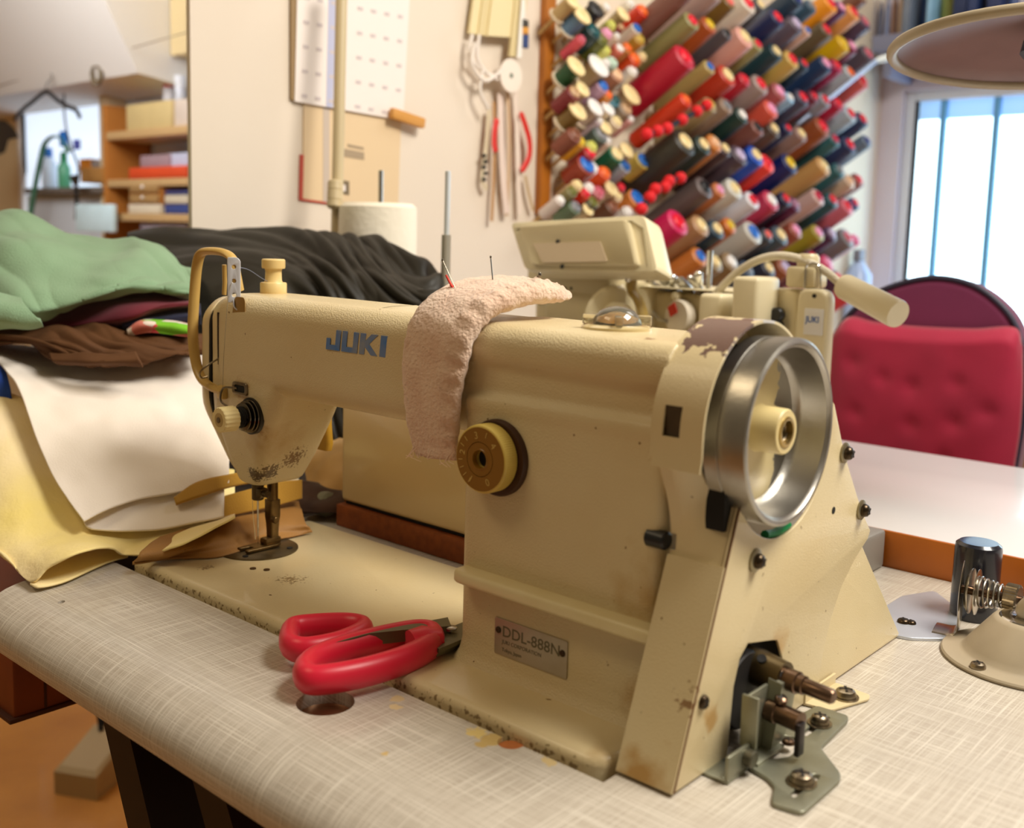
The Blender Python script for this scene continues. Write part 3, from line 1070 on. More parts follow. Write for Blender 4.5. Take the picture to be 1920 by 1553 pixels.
L.new(nz.outputs['Fac'], ma.inputs[0]); L.new(sx_.outputs['Y'], ma.inputs[2])
mr = N.new('ShaderNodeMapRange'); mr.inputs['From Min'].default_value = .0695; mr.inputs['From Max'].default_value = .0705
L.new(ma.outputs[0], mr.inputs['Value'])
mx = N.new('ShaderNodeMix'); mx.data_type = 'RGBA'
mx.inputs['A'].default_value = S(214, 196, 146); mx.inputs['B'].default_value = S(170, 166, 158)
L.new(mr.outputs[0], mx.inputs['Factor']); L.new(mx.outputs['Result'], bb.inputs['Base Color']); L.new(mr.outputs[0], bb.inputs['Metallic'])
obj('wheel_web', MB().lathe([(42.6, 497), (42.6, 500.2), (38, 501.6), (12, 502), (12, 497)], WC, (1, 0, 0), 72, closed=True), m_web, wh)
obj('wheel_hub', MB().lathe([(14, 500), (13, 502.5), (12.6, 504), (12.4, 517), (11.6, 518), (8.2, 518), (7.6, 517.2), (7.4, 508), (.1, 508)], WC, (1, 0, 0), 48), m_plain, wh)
obj('hub_ring', MB().lathe([(8.4, 517.9), (8.4, 518.6), (7.6, 519), (6.4, 518.8), (6.2, 514), (6.0, 509)], WC, (1, 0, 0), 40, cap=False), mat('brass_ring', S(196, 170, 110), .3, .9), wh)
pts = []
for k in range(140):
    w = k / 140 * 2 * math.pi * 6
    pts.append((508.5 + k / 140 * 8, WC.y + 5.6 * math.cos(w), WC.z + 5.6 * math.sin(w)))
obj('bore_thread', MB().tube(pts, .6, 6), m_steel2, wh)
obj('wheel_pulley', MB().lathe([(44, 478), (44, 482), (36, 487), (44, 492), (44, 497), (5, 497), (5, 478)], WC, (1, 0, 0), 48), m_dark, wh)
# green drive belt peeping below the wheel
pts = [(508, 107 + 55.5 * math.cos(R(a)), 170 + 55.5 * math.sin(R(a))) for a in range(258, 288, 2)]
obj('belt', MB().tube(pts, 2.6, 8), mat('green_belt', S(0, 140, 78), .4), SM)

# ------------------------------------------------------------------ belt cover
bc = obj('belt_cover', None, None) if False else None
m_under = mat('worn_primer', S(120, 92, 78), .45)
N, L = m_cov.node_tree.nodes, m_cov.node_tree.links
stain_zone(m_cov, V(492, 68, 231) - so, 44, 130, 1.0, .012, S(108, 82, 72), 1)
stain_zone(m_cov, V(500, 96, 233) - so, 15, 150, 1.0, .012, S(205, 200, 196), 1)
stain_zone(m_cov, V(492, 6, 4) - so, 42, 70, 1.05, .4, S(170, 122, 40), .8)
stain_zone(m_cov, V(512, 112, 50) - so, 26, 70, 1.02, .4, S(186, 136, 52), .7)
stain_zone(m_cov, V(512, 40, 30) - so, 22, 120, 1.1, .3, S(176, 128, 50), .7)
stain_zone(m_cov, V(512, 14, 50) - so, 34, 200, 1.2, .05, S(120, 74, 30), .8)
cov_plate = [(7, 1.5), (58, 142), (60, 142)]
# wheel cut-out, front low to rear high
for a in range(211, 372, 6):
    cov_plate.append((107 + 57 * math.cos(R(a)), 170 + 57 * math.sin(R(a))))
cov_plate += [(164, 183), (166, 181), (184, 150), (216, 109), (233, 92), (230, 87), (212, 78), (194, 64), (181, 46), (173, 26), (168, 1.5),
              (128, 1.5), (127, 18), (118, 40), (111, 52), (104, 54), (76, 60), (68, 54), (63, 40), (60, 1.5)]
sp_ = MB().me(curve_mesh([cov_plate], 1.8, .5), YZ(511))
cv = obj('belt_cover_plate', sp_, m_cov, SM, sharp=40)
obj('rear_plate', MB().me(curve_mesh([rpoly([(226, 82), (302, 3), (300, 1.5), (140, 1.5), (150, 40), (190, 74)], .8)], 1.6, .4), YZ(509.6)), m_cov, cv)
obj('inner_shadow', MB().box(480, 499, 52, 150, 3, 62), m_dark, cv)  # black block added inside the cover in place of shade


def strip_wall(path, x0, x1, t=1.6):
    """sheet wall following a (y, z) path, between x0 and x1"""
    P = [Vector(p) for p in path]
    out, inn = [], []
    for i, p in enumerate(P):
        d = (P[min(i + 1, len(P) - 1)] - P[max(i - 1, 0)]).normalized()
        nrm = Vector((d.y, -d.x))
        out.append(p)
        inn.append(p + nrm * t)
    lo = out + inn[::-1]
    m_ = MB()
    n_ = len(lo)
    h = len(out)
    vs_ = [V(x0, p.x, p.y) for p in lo] + [V(x1, p.x, p.y) for p in lo]
    fs_ = []
    for k in range(n_):
        l = (k + 1) % n_
        fs_.append([k, l, n_ + l, n_ + k])
    for k in range(h - 1):
        fs_.append([k, k + 1, n_ - 2 - k, n_ - 1 - k][::-1])
        fs_.append([n_ + k, n_ + k + 1, n_ + n_ - 2 - k, n_ + n_ - 1 - k])
    return m_.add(vs_, fs_)


# sloping front wall
fw = strip_wall([(46.8, 108.6), (7, 1.5)], 478, 512)
# upper part of the front wall: bends forward into the round shroud on the left
nX, nZ = 24, 24
vs_, fs_ = [], []
for j in range(nZ):
    for i in range(nX):
        X_ = 478 + 34 * i / (nX - 1)
        zt_ = 158.5 if X_ < 496 else (151 - 8.5 * (X_ - 496) / 16)
        z_ = 108.6 + (zt_ - 108.6) * j / (nZ - 1)
        sl_ = 7 + (z_ - 1.5) * 39.8 / 107.1
        fr_ = sl_ - .0905 * max(0, z_ - 108.6) ** 1.5
        k_ = min(1, max(0, (X_ - 484) / 27))
        k_ = k_ * k_ * (3 - 2 * k_)
        vs_.append(V(X_, fr_ * (1 - k_) + min(sl_, 59) * k_, z_))
for j in range(nZ - 1):
    for i in range(nX - 1):
        q = j * nX + i
        fs_.append([q, q + 1, q + nX + 1, q + nX])
# thin sheet: duplicate inwards
o_ = len(vs_)
vs_ += [p + V(0, 1.6, 0) for p in vs_]
fs_ += [[a + o_ for a in f][::-1] for f in fs_]
for i in range(nX - 1):
    fs_.append([i, i + 1, i + 1 + o_, i + o_])
    t_ = (nZ - 1) * nX + i
    fs_.append([t_, t_ + 1, t_ + 1 + o_, t_ + o_])
for j in range(nZ - 1):
    a, b2 = j * nX, (j + 1) * nX
    fs_.append([a, b2, b2 + o_, a + o_])
    fs_.append([a + nX - 1, b2 + nX - 1, b2 + nX - 1 + o_, a + nX - 1 + o_])
up_ = cut(MB().add(vs_, fs_), [MB().box(470, 481.5, 25, 70, 111, 120)])
obj('cover_front_upper', up_, m_cov, cv, sharp=50)
obj('cover_front', fw, m_cov, cv, sharp=30)
obj('cover_bottom', MB().box(478, 511, 7, 60, 1.2, 2.6), m_cov, cv)
obj('cover_edge', MB().tube([(512, 59.5, 142), (512, 7.2, 2)], .7, 6), mat('rusty_edge', S(104, 62, 24), .6), cv)
# round shroud behind the wheel
arc = [(WC.y + 57 * math.cos(R(a)), WC.z + 57 * math.sin(R(a))) for a in range(20, 181, 4)]
arc += [(WC.y - 57, 166), (33.1, 158)]
sh_ = strip_wall(arc, 472, 503)
sh_ = cut(sh_, [MB().box(479, 489.5, 25, 45, 174.5, 190.5), MB().box(465, 474, 20, 70, 140, 163)])
obj('cover_shroud', sh_, m_cov, cv, sharp=30)
obj('shroud_window', MB().box(478, 491, 35.6, 37, 173, 192), mat('smoked_window', S(72, 56, 34), .25, var=.6, vscale=90), cv)
obj('shroud_back', MB().me(curve_mesh([[(WC.y + 56 * math.cos(R(a)), WC.z + 56 * math.sin(R(a))) for a in range(0, 360, 6)]], 1.4, .2), YZ(475.5)), m_cov, cv)
obj('notch_shadow', MB().box(494, 508, 50, 66, 126, 164), m_dark, cv)  # black block standing in for the shade in the notch
# fixing tab at the bottom with its screw
obj('fixing_tab', MB().me(curve_mesh([rpoly([(512, 150), (528, 153), (538, 184), (536, 190), (513, 192)], 2)], 1.5, .3), XY(1.4)).box(511.5, 513, 150, 192, .8, 8), m_cov, cv)
m_scr = mat('dark_oily_screw', S(70, 58, 44), .3, .9)
m_wash = mat('grey_washer', S(150, 140, 112), .35, .8)
for (y, z) in ((184, 150), (215, 109), (78, 106)):
    obj('washer', MB().lathe([(6.4, 0), (6.4, 1), (5, 1.6), (2, 1.6)], (512, y, z), (1, 0, 0), 28), m_wash, cv)
    screw(cv, (513.4, y, z), (1, 0, 0), 4.2, 4.2, m_scr)
screw(cv, (512, 31, 42), (1, 0, 0), 3.8, 2.8, m_scr)
obj('cover_hole', MB().cyl((511.2, 174, 116), (512.15, 174, 116), 2.2), m_dark, cv)
p = on(1585, 1308, 2, 2)
screw(cv, (p.x, p.y, 2.2), (0, 0, 1), 6.4, 4.6, m_steel2, washer=8)
# black thumb screw between post and cover
obj('thumb_screw', MB().cyl((464, 48, 115), (476.5, 47, 115), 5.4, 5.0, bev=.8), m_blk, cv)
# ------------------------------------------------------------------ bobbin winder beside the belt cover
m_zinc = mat('zinc_grey', S(150, 150, 132), .42, .75, var=.4, vscale=60, var_rgb=S(120, 116, 92))
m_brown = mat('brown_steel', S(112, 88, 70), .28, .9, var=.5, vscale=100, var_rgb=S(64, 48, 38))
bw = thing('bobbin_winder', 'grey metal bobbin winder with a stepped shaft on a slotted plate beside the belt cover', 'bobbin winder', (540, 95, 0))


def tab(pts, z):
    return [(on(px, py, 2, z).x, on(px, py, 2, z).y) for px, py in pts]


outer = tab([(1532, 1321), (1591, 1340), (1590, 1349), (1539, 1400), (1576, 1447), (1576, 1460), (1506, 1522), (1448, 1505), (1448, 1491), (1453, 1472), (1439, 1456), (1402, 1435), (1396, 1412), (1430, 1385), (1485, 1345)], 3)
inner = tab([(1413, 1409), (1432, 1418), (1455, 1421), (1480, 1416), (1497, 1403), (1499, 1392), (1490, 1380), (1470, 1377), (1450, 1383)], 3)
sl1 = tab([(1480, 1488), (1489, 1494), (1534, 1459), (1538, 1451), (1526, 1449), (1514, 1457)], 3)
sl2 = tab([(1502, 1374), (1512, 1379), (1553, 1349), (1557, 1343), (1546, 1340), (1536, 1346)], 3)
obj('base_plate', MB().me(curve_mesh([rpoly(outer, 3, 4), inner, rpoly(sl1, 1.2, 3), rpoly(sl2, 1.2, 3)], 2.4, .5), XY(1.3)), m_zinc, bw)
for px, py, r_ in ((1503, 1463, 6.2), (1537, 1353, 5.4)):
    p = on(px, py, 2, 4)
    screw(bw, (p.x, p.y, 2.5), (0, 0, 1), r_, 5, m_steel2, washer=r_ + 1.6)
# upright bracket with a tab
mb = MB().box(519.5, 521.5, 60, 90, 2, 38, .5).box(519.5, 529, 58, 60, 12, 40, .5).box(521, 530, 60, 90, 2.3, 4, .4)
obj('bracket', mb, m_zinc, bw)
obj('front_foot', MB().box(502, 526, 36, 58, .3, 2.0, .4).box(524, 526, 36, 60, 2, 15, .5), m_zinc, bw)
obj('foot_bolt', MB().cyl((524, 54, 9), (531, 54, 9), 4.6, bev=.6), mat('dark_zinc', S(96, 92, 76), .4, .7), bw)
# spindle housing, stepped shaft
mb = MB().lathe([(10, -16), (10.4, -2), (9.4, 6), (8.8, 14)], (512, 95, 40), (1, -.09, -.03), 28)
obj('housing', mb, mat('dark_bronze', S(92, 78, 52), .35, .85), bw)
obj('arm', MB().loft([[V(521, 84, 41), V(529, 84, 40), V(529, 104, 40), V(521, 104, 41)], [V(521, 82, 24), V(529, 82, 24), V(529, 98, 22), V(521, 98, 22)], [V(519, 80, 4), V(527, 80, 4), V(527, 94, 4), V(519, 94, 4)]]), m_zinc, bw, sharp=30)
mb = MB().lathe([(6.2, 10), (6.2, 22), (5.2, 22.6), (5.2, 26), (4.3, 26.5), (4.1, 42), (3.2, 43.4), (.1, 43.6)], (512, 95, 40), (1, -.09, -.03), 28)
obj('shaft', mb, m_brown, bw)
obj('set_screw', MB().lathe([(2.6, 9), (2.6, 10.6), (.1, 10.4)], (513, 94, 40), (.1, -.5, .8), 16), m_dark, bw)
obj('drive_wheel', MB().lathe([(6, 0), (21, 0), (22, 2), (22, 7), (21, 9), (6, 9)], (500, 84, 30), (1, 0, 0), 40), mat('black_rubber', S(26, 22, 20), .6), bw)
obj('latch_stud', MB().lathe([(6.0, 0), (6.4, 1), (6.4, 6), (5.6, 6.6), (5.6, 20), (.1, 20.4)], (522, 84, 24), (1, -.1, -.03), 26), m_brown, bw)
obj('latch_flag', MB().box(541, 544, 77, 84, 6, 24, .8), mat('black_latch', S(36, 28, 26), .4, .4), bw)
for c, ax in (((529, 84, 31), (.3, -.3, .9)), ((524, 90, 42), (.5, -.6, .5)), ((531, 92, 4.5), (0, 0, 1))):
    screw(bw, c, ax, 3.6, 2.6, m_brown)

# ------------------------------------------------------------------ bobbin thread tension bracket
tb = thing('thread_tension_bracket', 'bent steel bobbin tension bracket with discs, spring and knurled knob on the table', 'tension bracket', (535, 340, 0))
ol = tab([(1640, 1150), (1690, 1118), (1752, 1108), (1796, 1142), (1800, 1180), (1772, 1198), (1706, 1197), (1672, 1190)], 2)
obj('base_plate', MB().me(curve_mesh([rpoly(ol, 5, 4)], 2.2, .5), XY(1.2)), mat('steel_window_sheen', S(206, 212, 224), .3, .55), tb)  # base colour carries the bluish reflection of the window
pb_ = on(1792, 1185, 2, 2)
ux, uy = pb_.x, pb_.y
mb = MB()
path = catmull([V(ux - 14, uy - 3, 2), V(ux - 3, uy - 1, 2.4), V(ux + 1.5, uy, 7), V(ux + 1, uy + 1, 25), V(ux + 1, uy + 2, 42), V(ux + 1, uy + 3, 54)], 24)
rr_ = [13, 13, 13, 13, 13, 13, 13, 13, 13, 13, 13, 13, 13, 13, 13, 13, 12.6, 12, 11, 10, 9, 7.5, 5.5, 3]
mb.tube(path, rr_, 16, flat=.09, up=(0, 1, 0))
obj('upright', mb, mat('satin_nickel', S(196, 190, 176), .22, 1.0), tb)
for k, h in enumerate((4, 10)):
    obj('tension_disc', MB().lathe([(3, h), (13, h), (16.2, h + (.5 if k else 2.4)), (16.2, h + (1.0 if k else 2.9)), (12, h + 1.6), (3, h + 1.6)], (ux + 1, uy + 1, 34), (1, .12, 0), 40), mat('satin_nickel', S(196, 190, 176), .22, 1.0), tb)
pts = []
for k in range(100):
    w = k / 100 * 2 * math.pi * 5
    pts.append(V(ux + 13 + k / 100 * 16, uy + 3 + k / 100 * 2, 34) + V(0, math.cos(w), math.sin(w)) * (11 - 3.5 * k / 100))
obj('spring', MB().tube(pts, .8, 6), m_steel, tb)
obj('stud', MB().cyl((ux, uy + 1, 34), (ux + 42, uy + 5, 34), 3.2), m_brown, tb)
ring = []
for h, k_ in ((30, .9), (30.6, 1), (38, 1), (39, .9)):
    ring.append([V(ux + h, uy + 4, 34) + V(0, math.cos(2 * math.pi * q / 60), math.sin(2 * math.pi * q / 60)) * (10.5 + (.5 if q % 2 else 0)) * k_ for q in range(60)])
obj('knurled_knob', MB().loft(ring), m_steel2, tb, sharp=25)
ps = on(1694, 1168, 2, 2)
screw(tb, (ps.x, ps.y, 2.3), (0, 0, 1), 4.5, 3, m_scr)
ps = on(1708, 1170, 2, 2)
screw(tb, (ps.x, ps.y, 2.3), (0, 0, 1), 3.6, 2.4, m_scr)

pk = on(1824, 1156, 2, 0)
mb = MB().lathe([(16, 0), (16.6, 2), (16.6, 53), (16, 56), (13.5, 58), (.1, 58)], (pk.x, pk.y, 0), (0, 0, 1), 40)
tag(obj('black_cap_cylinder', mb, mat('navy_black_plastic', S(26, 28, 38), .22, coat=.3)), 'upright black plastic cylinder standing behind the bobbin tension bracket', 'cylinder')
# grey steel box behind the belt cover
mb = MB().box(250, 438, 398, 455, 0.5, 34, 3)
tag(obj('grey_box', mb, mat('grey_painted_steel', S(150, 146, 138), .45, .2)), 'low grey steel box lying against the white table edge behind the belt cover', 'box')

# ------------------------------------------------------------------ work lamp: cone base on the table, dish shade above
lp = thing('work_lamp', 'grey-beige work lamp with a screwed cone base and wide dished metal shade', 'lamp', (590, 322, 0))
m_lamp = mat('lamp_beige', S(170, 156, 132), .42, var=.3, vscale=30, specks=[(120, .74, .03, S(110, 86, 56))])
lb = obj('base', MB().lathe([(54, .4), (54.5, 2), (53.5, 3.2), (43, 3.8), (40.5, 5.5), (38.5, 9), (24, 28), (22, 30), (18, 30.6), (.1, 30.6)], (590, 322, 0), (0, 0, 1), 72), m_lamp, lp)
obj('base_cap', MB().lathe([(20, 30.2), (19, 31.2), (12, 31.6), (11, 31), (.1, 31)], (590, 322, 0), (0, 0, 1), 48), m_chrome, lb)
p = on(1829, 1249, 2, 5)
for k in range(3):
    a = math.atan2(p.y - 322, p.x - 590) + k * 2 * math.pi / 3
    screw(lb, (590 + 47.5 * math.cos(a), 322 + 47.5 * math.sin(a), 3.6), (0, 0, 1), 5, 3.8, m_steel2)
sc_ = at(1962, 94, .86)
arm_path = catmull([V(590, 322, 31), V(594, 321, 46), V(690, 330, 140), V(830, 400, 300), V(800, 470, 470), sc_ + V(60, 30, 50), sc_ + V(4, 3, 25)], 60)
obj('arm', MB().tube(arm_path, 6, 12), m_lamp, lp)
obj('knob_post', MB().cyl((590, 322, 30), (590, 322, 44), 5, bev=1), m_steel, lp)
# shade: dish opening downwards and tilted
sa = Vector((.03, -.085, -1)).normalized()
shd = obj('shade', MB().lathe([(10, -26), (24, -25), (60, -20), (100, -11), (119, -3), (121, 0), (120, 2), (118.5, 1), (116, -2), (97, -8), (58, -16), (24, -21), (10, -22)], sc_, sa, 72, closed=True),
          mat('shade_grey_brown', S(126, 100, 98), .45, .1, var=.3, vscale=30), lp)
u1 = sa.orthogonal().normalized()
u2 = sa.cross(u1)
obj('rim', MB().tube([sc_ + (u1 * math.cos(2 * math.pi * k / 72) + u2 * math.sin(2 * math.pi * k / 72)) * 120.5 for k in range(72)], 4.6, 10, closed=True, up=tuple(sa)), m_lamp, shd)
obj('bulb_holder', MB().lathe([(12, -24), (14, -16), (18, -8), (20, 2), (14, 10), (.1, 13)], sc_, sa, 32), mat('dark_lamp_holder', S(60, 72, 100), .4), shd)

# ------------------------------------------------------------------ scissors
scs = thing('scissors', 'pair of tailoring scissors with red plastic handles lying against the machine post', 'scissors', (262, 10, 7))
m_red = mat('red_soft_plastic', S(222, 24, 58), .38, sheen=.1, var=.35, vscale=40, var_rgb=S(200, 10, 34))
m_blade = mat('dull_dark_blade', S(104, 98, 72), .4, .35)


def loop(ctrl, z, r, flat, nm):
    P = [V(x, y, z + dz_) for x, y, dz_ in ctrl]
    n_ = len(P)
    out = []
    for i in range(n_):
        a_, b_, c_, d_ = P[i - 1], P[i], P[(i + 1) % n_], P[(i + 2) % n_]
        for k in range(8):
            t = k / 8
            out.append(.5 * ((2 * b_) + (c_ - a_) * t + (2 * a_ - 5 * b_ + 4 * c_ - d_) * t * t + (3 * b_ - a_ - 3 * c_ + d_) * t ** 3))
    return obj(nm, MB().tube(out, r, 14, closed=True, flat=flat, up=(0, 0, 1)), m_red, scs)


def onz(px, py, z):
    p = on(px, py, 2, z)
    return (p.x, p.y, 0)


# small rear loop and long front loop, centre lines measured on the handle mid-height
loop([onz(541, 1200, 13), onz(550, 1183, 13), onz(590, 1177, 13), onz(650, 1175, 13), onz(682, 1182, 13), onz(672, 1195, 13), onz(630, 1212, 13), onz(575, 1222, 13), onz(546, 1216, 13)], 14, 8.6, .72, 'small_handle')
loop([onz(571, 1262, 13), onz(592, 1241, 13), onz(650, 1219, 13), onz(730, 1199, 13), onz(785, 1190, 13), onz(812, 1196, 13), onz(805, 1216, 13), onz(760, 1240, 13), onz(690, 1262, 13), onz(620, 1276, 13), onz(581, 1277, 13)], 14, 9.2, .78, 'large_handle')
# solid red shoulder of the large handle
a, b_ = Vector(onz(770, 1212, 14)), Vector(onz(824, 1202, 14))
mb = MB().tube([V(a.x, a.y, 15), V((a.x + b_.x) / 2, (a.y + b_.y) / 2, 15.5), V(b_.x, b_.y, 16)], [9, 10, 6.5], 16, flat=1.15, up=(0, 0, 1))
obj('handle_shoulder', mb, m_red, scs)
# blades and grey tang running back along the small loop
pv = Vector(onz(846, 1174, 20))
t0 = Vector(onz(588, 1216, 22))
t1 = Vector(onz(692, 1188, 22))
t2 = Vector(onz(790, 1178, 22))
mb = MB().loft([[V(p.x, p.y, z0), V(p.x + nx * w, p.y + ny * w, z0), V(p.x + nx * w, p.y + ny * w, z1), V(p.x, p.y, z1)]
                for p, w, z0, z1, nx, ny in ((t0, 4, 14, 22, -.8, .6), (t1, 7, 14, 22, -.8, .6), (t2, 10, 14, 22, -.8, .6), (pv, 16, 12.5, 20, -.8, .6))])
obj('tang', mb, m_blade, scs, sharp=25)
dv = (pv - t1).normalized()
nv = Vector((-dv.y, dv.x, 0))
dv = Vector((-.03, 1, 0)).normalized()
nv = Vector((-dv.y, dv.x, 0))
e = pv + dv * 88
mb = MB().loft([[V(*(c + nv * a_)[:2], z) for a_, z in ((-11, 9.5), (9, 9.5), (9, 12.5), (-11, 12.5))] for c in (pv - dv * 25, pv + dv * 20)] + [[V(*(e + nv * a_)[:2], z) for a_, z in ((-1, 9.5), (1, 9.5), (1, 11), (-1, 11))]])
obj('blade', mb, m_blade, scs, sharp=25)
mb = MB().loft([[V(*(c + nv * a_)[:2], z) for a_, z in ((-13, 12.6), (7, 12.6), (7, 15.5), (-13, 15.5))] for c in (pv - dv * 25, pv + dv * 20)] + [[V(*(e - nv * 12 + nv * a_)[:2], z) for a_, z in ((-1, 12), (1, 12), (1, 13.5), (-1, 13.5))]])
obj('blade', mb, m_blade, scs, sharp=25)
obj('pivot', MB().lathe([(4, 0), (4, 1.6), (3, 2.2), (.1, 2.3)], (pv.x, pv.y, 17.5), (0, 0, 1), 20), m_steel, scs)

# ------------------------------------------------------------------ pincushion band over the arm, with needles
m_terry = mat('pink_terry', S(232, 204, 180), .95, bump=1.0, bscale=420, bdetail=6, var=.6, vscale=60, var_rgb=S(214, 172, 146), sheen=.4)
# inner contour of the arm (y, z) followed by the band; third value shifts the band along the arm
pathc = [(47, 134, 304), (45, 152, 303), (44, 178, 304), (45, 197, 306), (48, 212, 309), (58, 223, 312), (72, 228, 316), (88, 231, 320), (104, 232, 325), (118, 233, 331), (130, 235, 337)]
cen = catmull([V(x, y, z) for y, z, x in pathc], 60)
wid = catmull([V(w, t, 0) for w, t in ((19, 7), (22, 9), (25, 12), (27, 13), (28, 15), (30, 16), (32, 17), (32, 17), (29, 16), (22, 13), (8, 5))], 60)
rings = []
for i, c in enumerate(cen):
    tdir = (cen[min(i + 1, 59)] - cen[max(i - 1, 0)]).normalized()
    acr = Vector((1, 0, 0)) - tdir * tdir.x
    acr.normalize()
    nrm = acr.cross(tdir).normalized()
    if nrm.y > 0 and i < 25 or nrm.z < 0 and i >= 25:
        nrm = -nrm
    w, t = wid[i].x, wid[i].y
    ring = []
    for k in range(40):
        a = 2 * math.pi * k / 40
        ca, sa_ = math.cos(a), math.sin(a)
        u = math.copysign(abs(ca) ** .55, ca) * w
        v_ = (math.copysign(abs(sa_) ** .7, sa_) * .5 + .5) * t
        q = c + acr * u + nrm * v_
        n1 = mnoise.noise(q / 9) * 1.5 + mnoise.noise(q / 3.2) * 1.1
        # gathered seam ribs along the right edge
        if u > w * .55:
            n1 += math.sin(i * 1.7 + 2 * mnoise.noise(q / 20)) * 1.5
        ring.append(q + nrm * n1 * (.25 + .75 * (v_ / t)))
    rings.append(ring)
pcn = tag(obj('pincushion', MB().loft(rings), m_terry, sharp=180), 'pinkish terry-cloth pincushion band draped over the machine arm', 'pincushion')
mb = MB()
for k in range(14):
    q = rings[2][k * 2] + V(0, 0, 0)
    mb.tube(catmull([q, q + V(random.uniform(-4, 4), -2, -6), q + V(random.uniform(-8, 8), -1, random.uniform(-10, -4))], 6), .25, 4)
fr = obj('fringe', mb, mat('fringe_thread', S(236, 210, 190), .9), pcn)
fr['kind'] = 'stuff'
# pins and needles
m_needle = mat('needle_steel', S(120, 112, 100), .25, 1.0)


def stick(pa, pb, r, nm, lab, m=m_needle, head=None):
    t = thing(nm, lab, 'needle', pa)
    obj('shaft', MB().cyl(pa, pb, r, r * .8, seg=8), m, t)
    if head:
        obj('eye', MB().sphere(pb, r * head, sz=1.6, seg=10, rings=6), m, t)
    return t


def pin(pxa, pya, pxb, pyb, Y, nm, lab, r=.45, head=1.5):
    a_, b2 = on(pxa, pya, 1, Y), on(pxb, pyb, 1, Y)
    d_ = (a_ - b2).normalized()
    stick(a_ + d_ * 8, b2, r, nm, lab, head=head)


pin(862, 560, 830, 488, 58, 'sewing_needle', 'long needle leaning out of the pincushion beside a red thread wisp')
pin(926, 550, 920, 482, 76, 'sewing_needle', 'thin upright needle standing in the top of the pincushion')
pin(985, 548, 1012, 515, 92, 'sewing_needle', 'short slanting needle near the pointed end of the pincushion', .7)
a_, b2 = on(912, 546, 1, 95), on(1000, 546, 1, 120)
stick(a_, b2, .9, 'safety_pin', 'grey safety pin lying flat on top of the pincushion', head=1.8)
t = on(856, 552, 1, 60)
mb = MB()
for k in range(5):
    mb.tube(catmull([t + V(2, 4, -6), t + V(-1 - k, 0, 2 + k), t + V(-4 - k, -2, 6 + 1.5 * k)], 8), .7, 5)
tag(obj('thread_wisp', mb, mat('red_thread', S(214, 58, 40), .8)), 'small wisp of red-orange thread caught on the pincushion', 'thread')
# ------------------------------------------------------------------ fabrics
def cloth(name, rows, m, label, cat='cloth', nu=70, nv=50, th=1.6, amp=0.0, sc=40.0, aniso=(1, 1, 1), sharpf=1.0, amp2=0.0, sc2=12.0, group=None, parent=None, folds=None):
    """sheet through rows of control points (each row left to right, rows top to bottom)"""
    R1 = [catmull(r, nu) for r in rows]
    cols = [catmull([R1[j][i] for j in range(len(rows))], nv) for i in range(nu)]
    P = [[cols[i][j] for i in range(nu)] for j in range(nv)]
    mb = MB()
    vs_ = []
    for j in range(nv):
        for i in range(nu):
            p = P[j][i]
            a = P[j][min(i + 1, nu - 1)] - P[j][max(i - 1, 0)]
            b_ = P[min(j + 1, nv - 1)][i] - P[max(j - 1, 0)][i]
            n_ = a.cross(b_)
            n_ = n_.normalized() if n_.length > 1e-6 else V(0, 0, 1)
            q = Vector((p.x * aniso[0], p.y * aniso[1], p.z * aniso[2]))
            d = 0
            if amp:
                nn = mnoise.noise(q / sc)
                d += (1 - abs(nn) * 2) * amp if sharpf > 1 else nn * amp
            if amp2:
                d += mnoise.noise(q / sc2 + V(7, 3, 1)) * amp2
            if folds:                     # long creases: ridged noise stretched along the fold direction
                fa, ang, fl, fc, seed = folds
                u_, v_ = i / (nu - 1) * nu / nv, j / (nv - 1)
                th_ = R(ang) + .55 * mnoise.noise(V(u_ * 1.1, v_ * 1.3, seed + 4))
                A_ = u_ * math.cos(th_) + v_ * math.sin(th_)
                B_ = -u_ * math.sin(th_) + v_ * math.cos(th_)
                r1 = 1 - abs(mnoise.noise(V(A_ * fl, B_ * fc, seed))) * 2.4
                r2 = 1 - abs(mnoise.noise(V(A_ * fl * 2.1, B_ * fc * 2.2, seed + 9))) * 2.4
                env = .45 + .55 * (mnoise.noise(V(A_ * 1.5, B_ * 1.5, seed + 2)) * .5 + .5) * 2
                d += fa * (r1 + .4 * r2) * env
            vs_.append(p + n_ * d)
    fs_ = []
    for j in range(nv - 1):
        for i in range(nu - 1):
            k = j * nu + i
            fs_.append([k, k + 1, k + nu + 1, k + nu])
    mb.add(vs_, fs_)
    o = obj(name, mb, m, parent, sharp=180)
    sd = o.modifiers.new('thickness', 'SOLIDIFY')
    sd.thickness = th / 1000
    sd.offset = 0
    if parent is None:
        tag(o, label, cat, group)
    return o


def pts(*a):
    return [at(px, py, d) for px, py, d in a]


def fab(name, rgb, var_rgb=None, rough=.9, bump=.3, bscale=900, sheen=.2, var=.4, vscale=14):
    return mat(name, rgb, rough, bump=bump, bscale=bscale, sheen=sheen, var=var, vscale=vscale, var_rgb=var_rgb)


# dark side table that carries the heap
st = thing('side_table', 'dark wooden side table hidden under the heap of fabrics', 'table', (-200, 300, FLOOR))
m_dkwood = mat('dark_brown_wood', S(44, 26, 16), .6, var=.5, vscale=12)
obj('top', MB().box(-376, -32, 40, 452, -40, -6, 3), m_dkwood, st)
for x, y in ((-350, 300), (-350, 425), (-60, 425)):
    obj('leg', MB().box(x - 20, x + 20, y - 20, y + 20, FLOOR, -40, 3), m_dkwood, st)

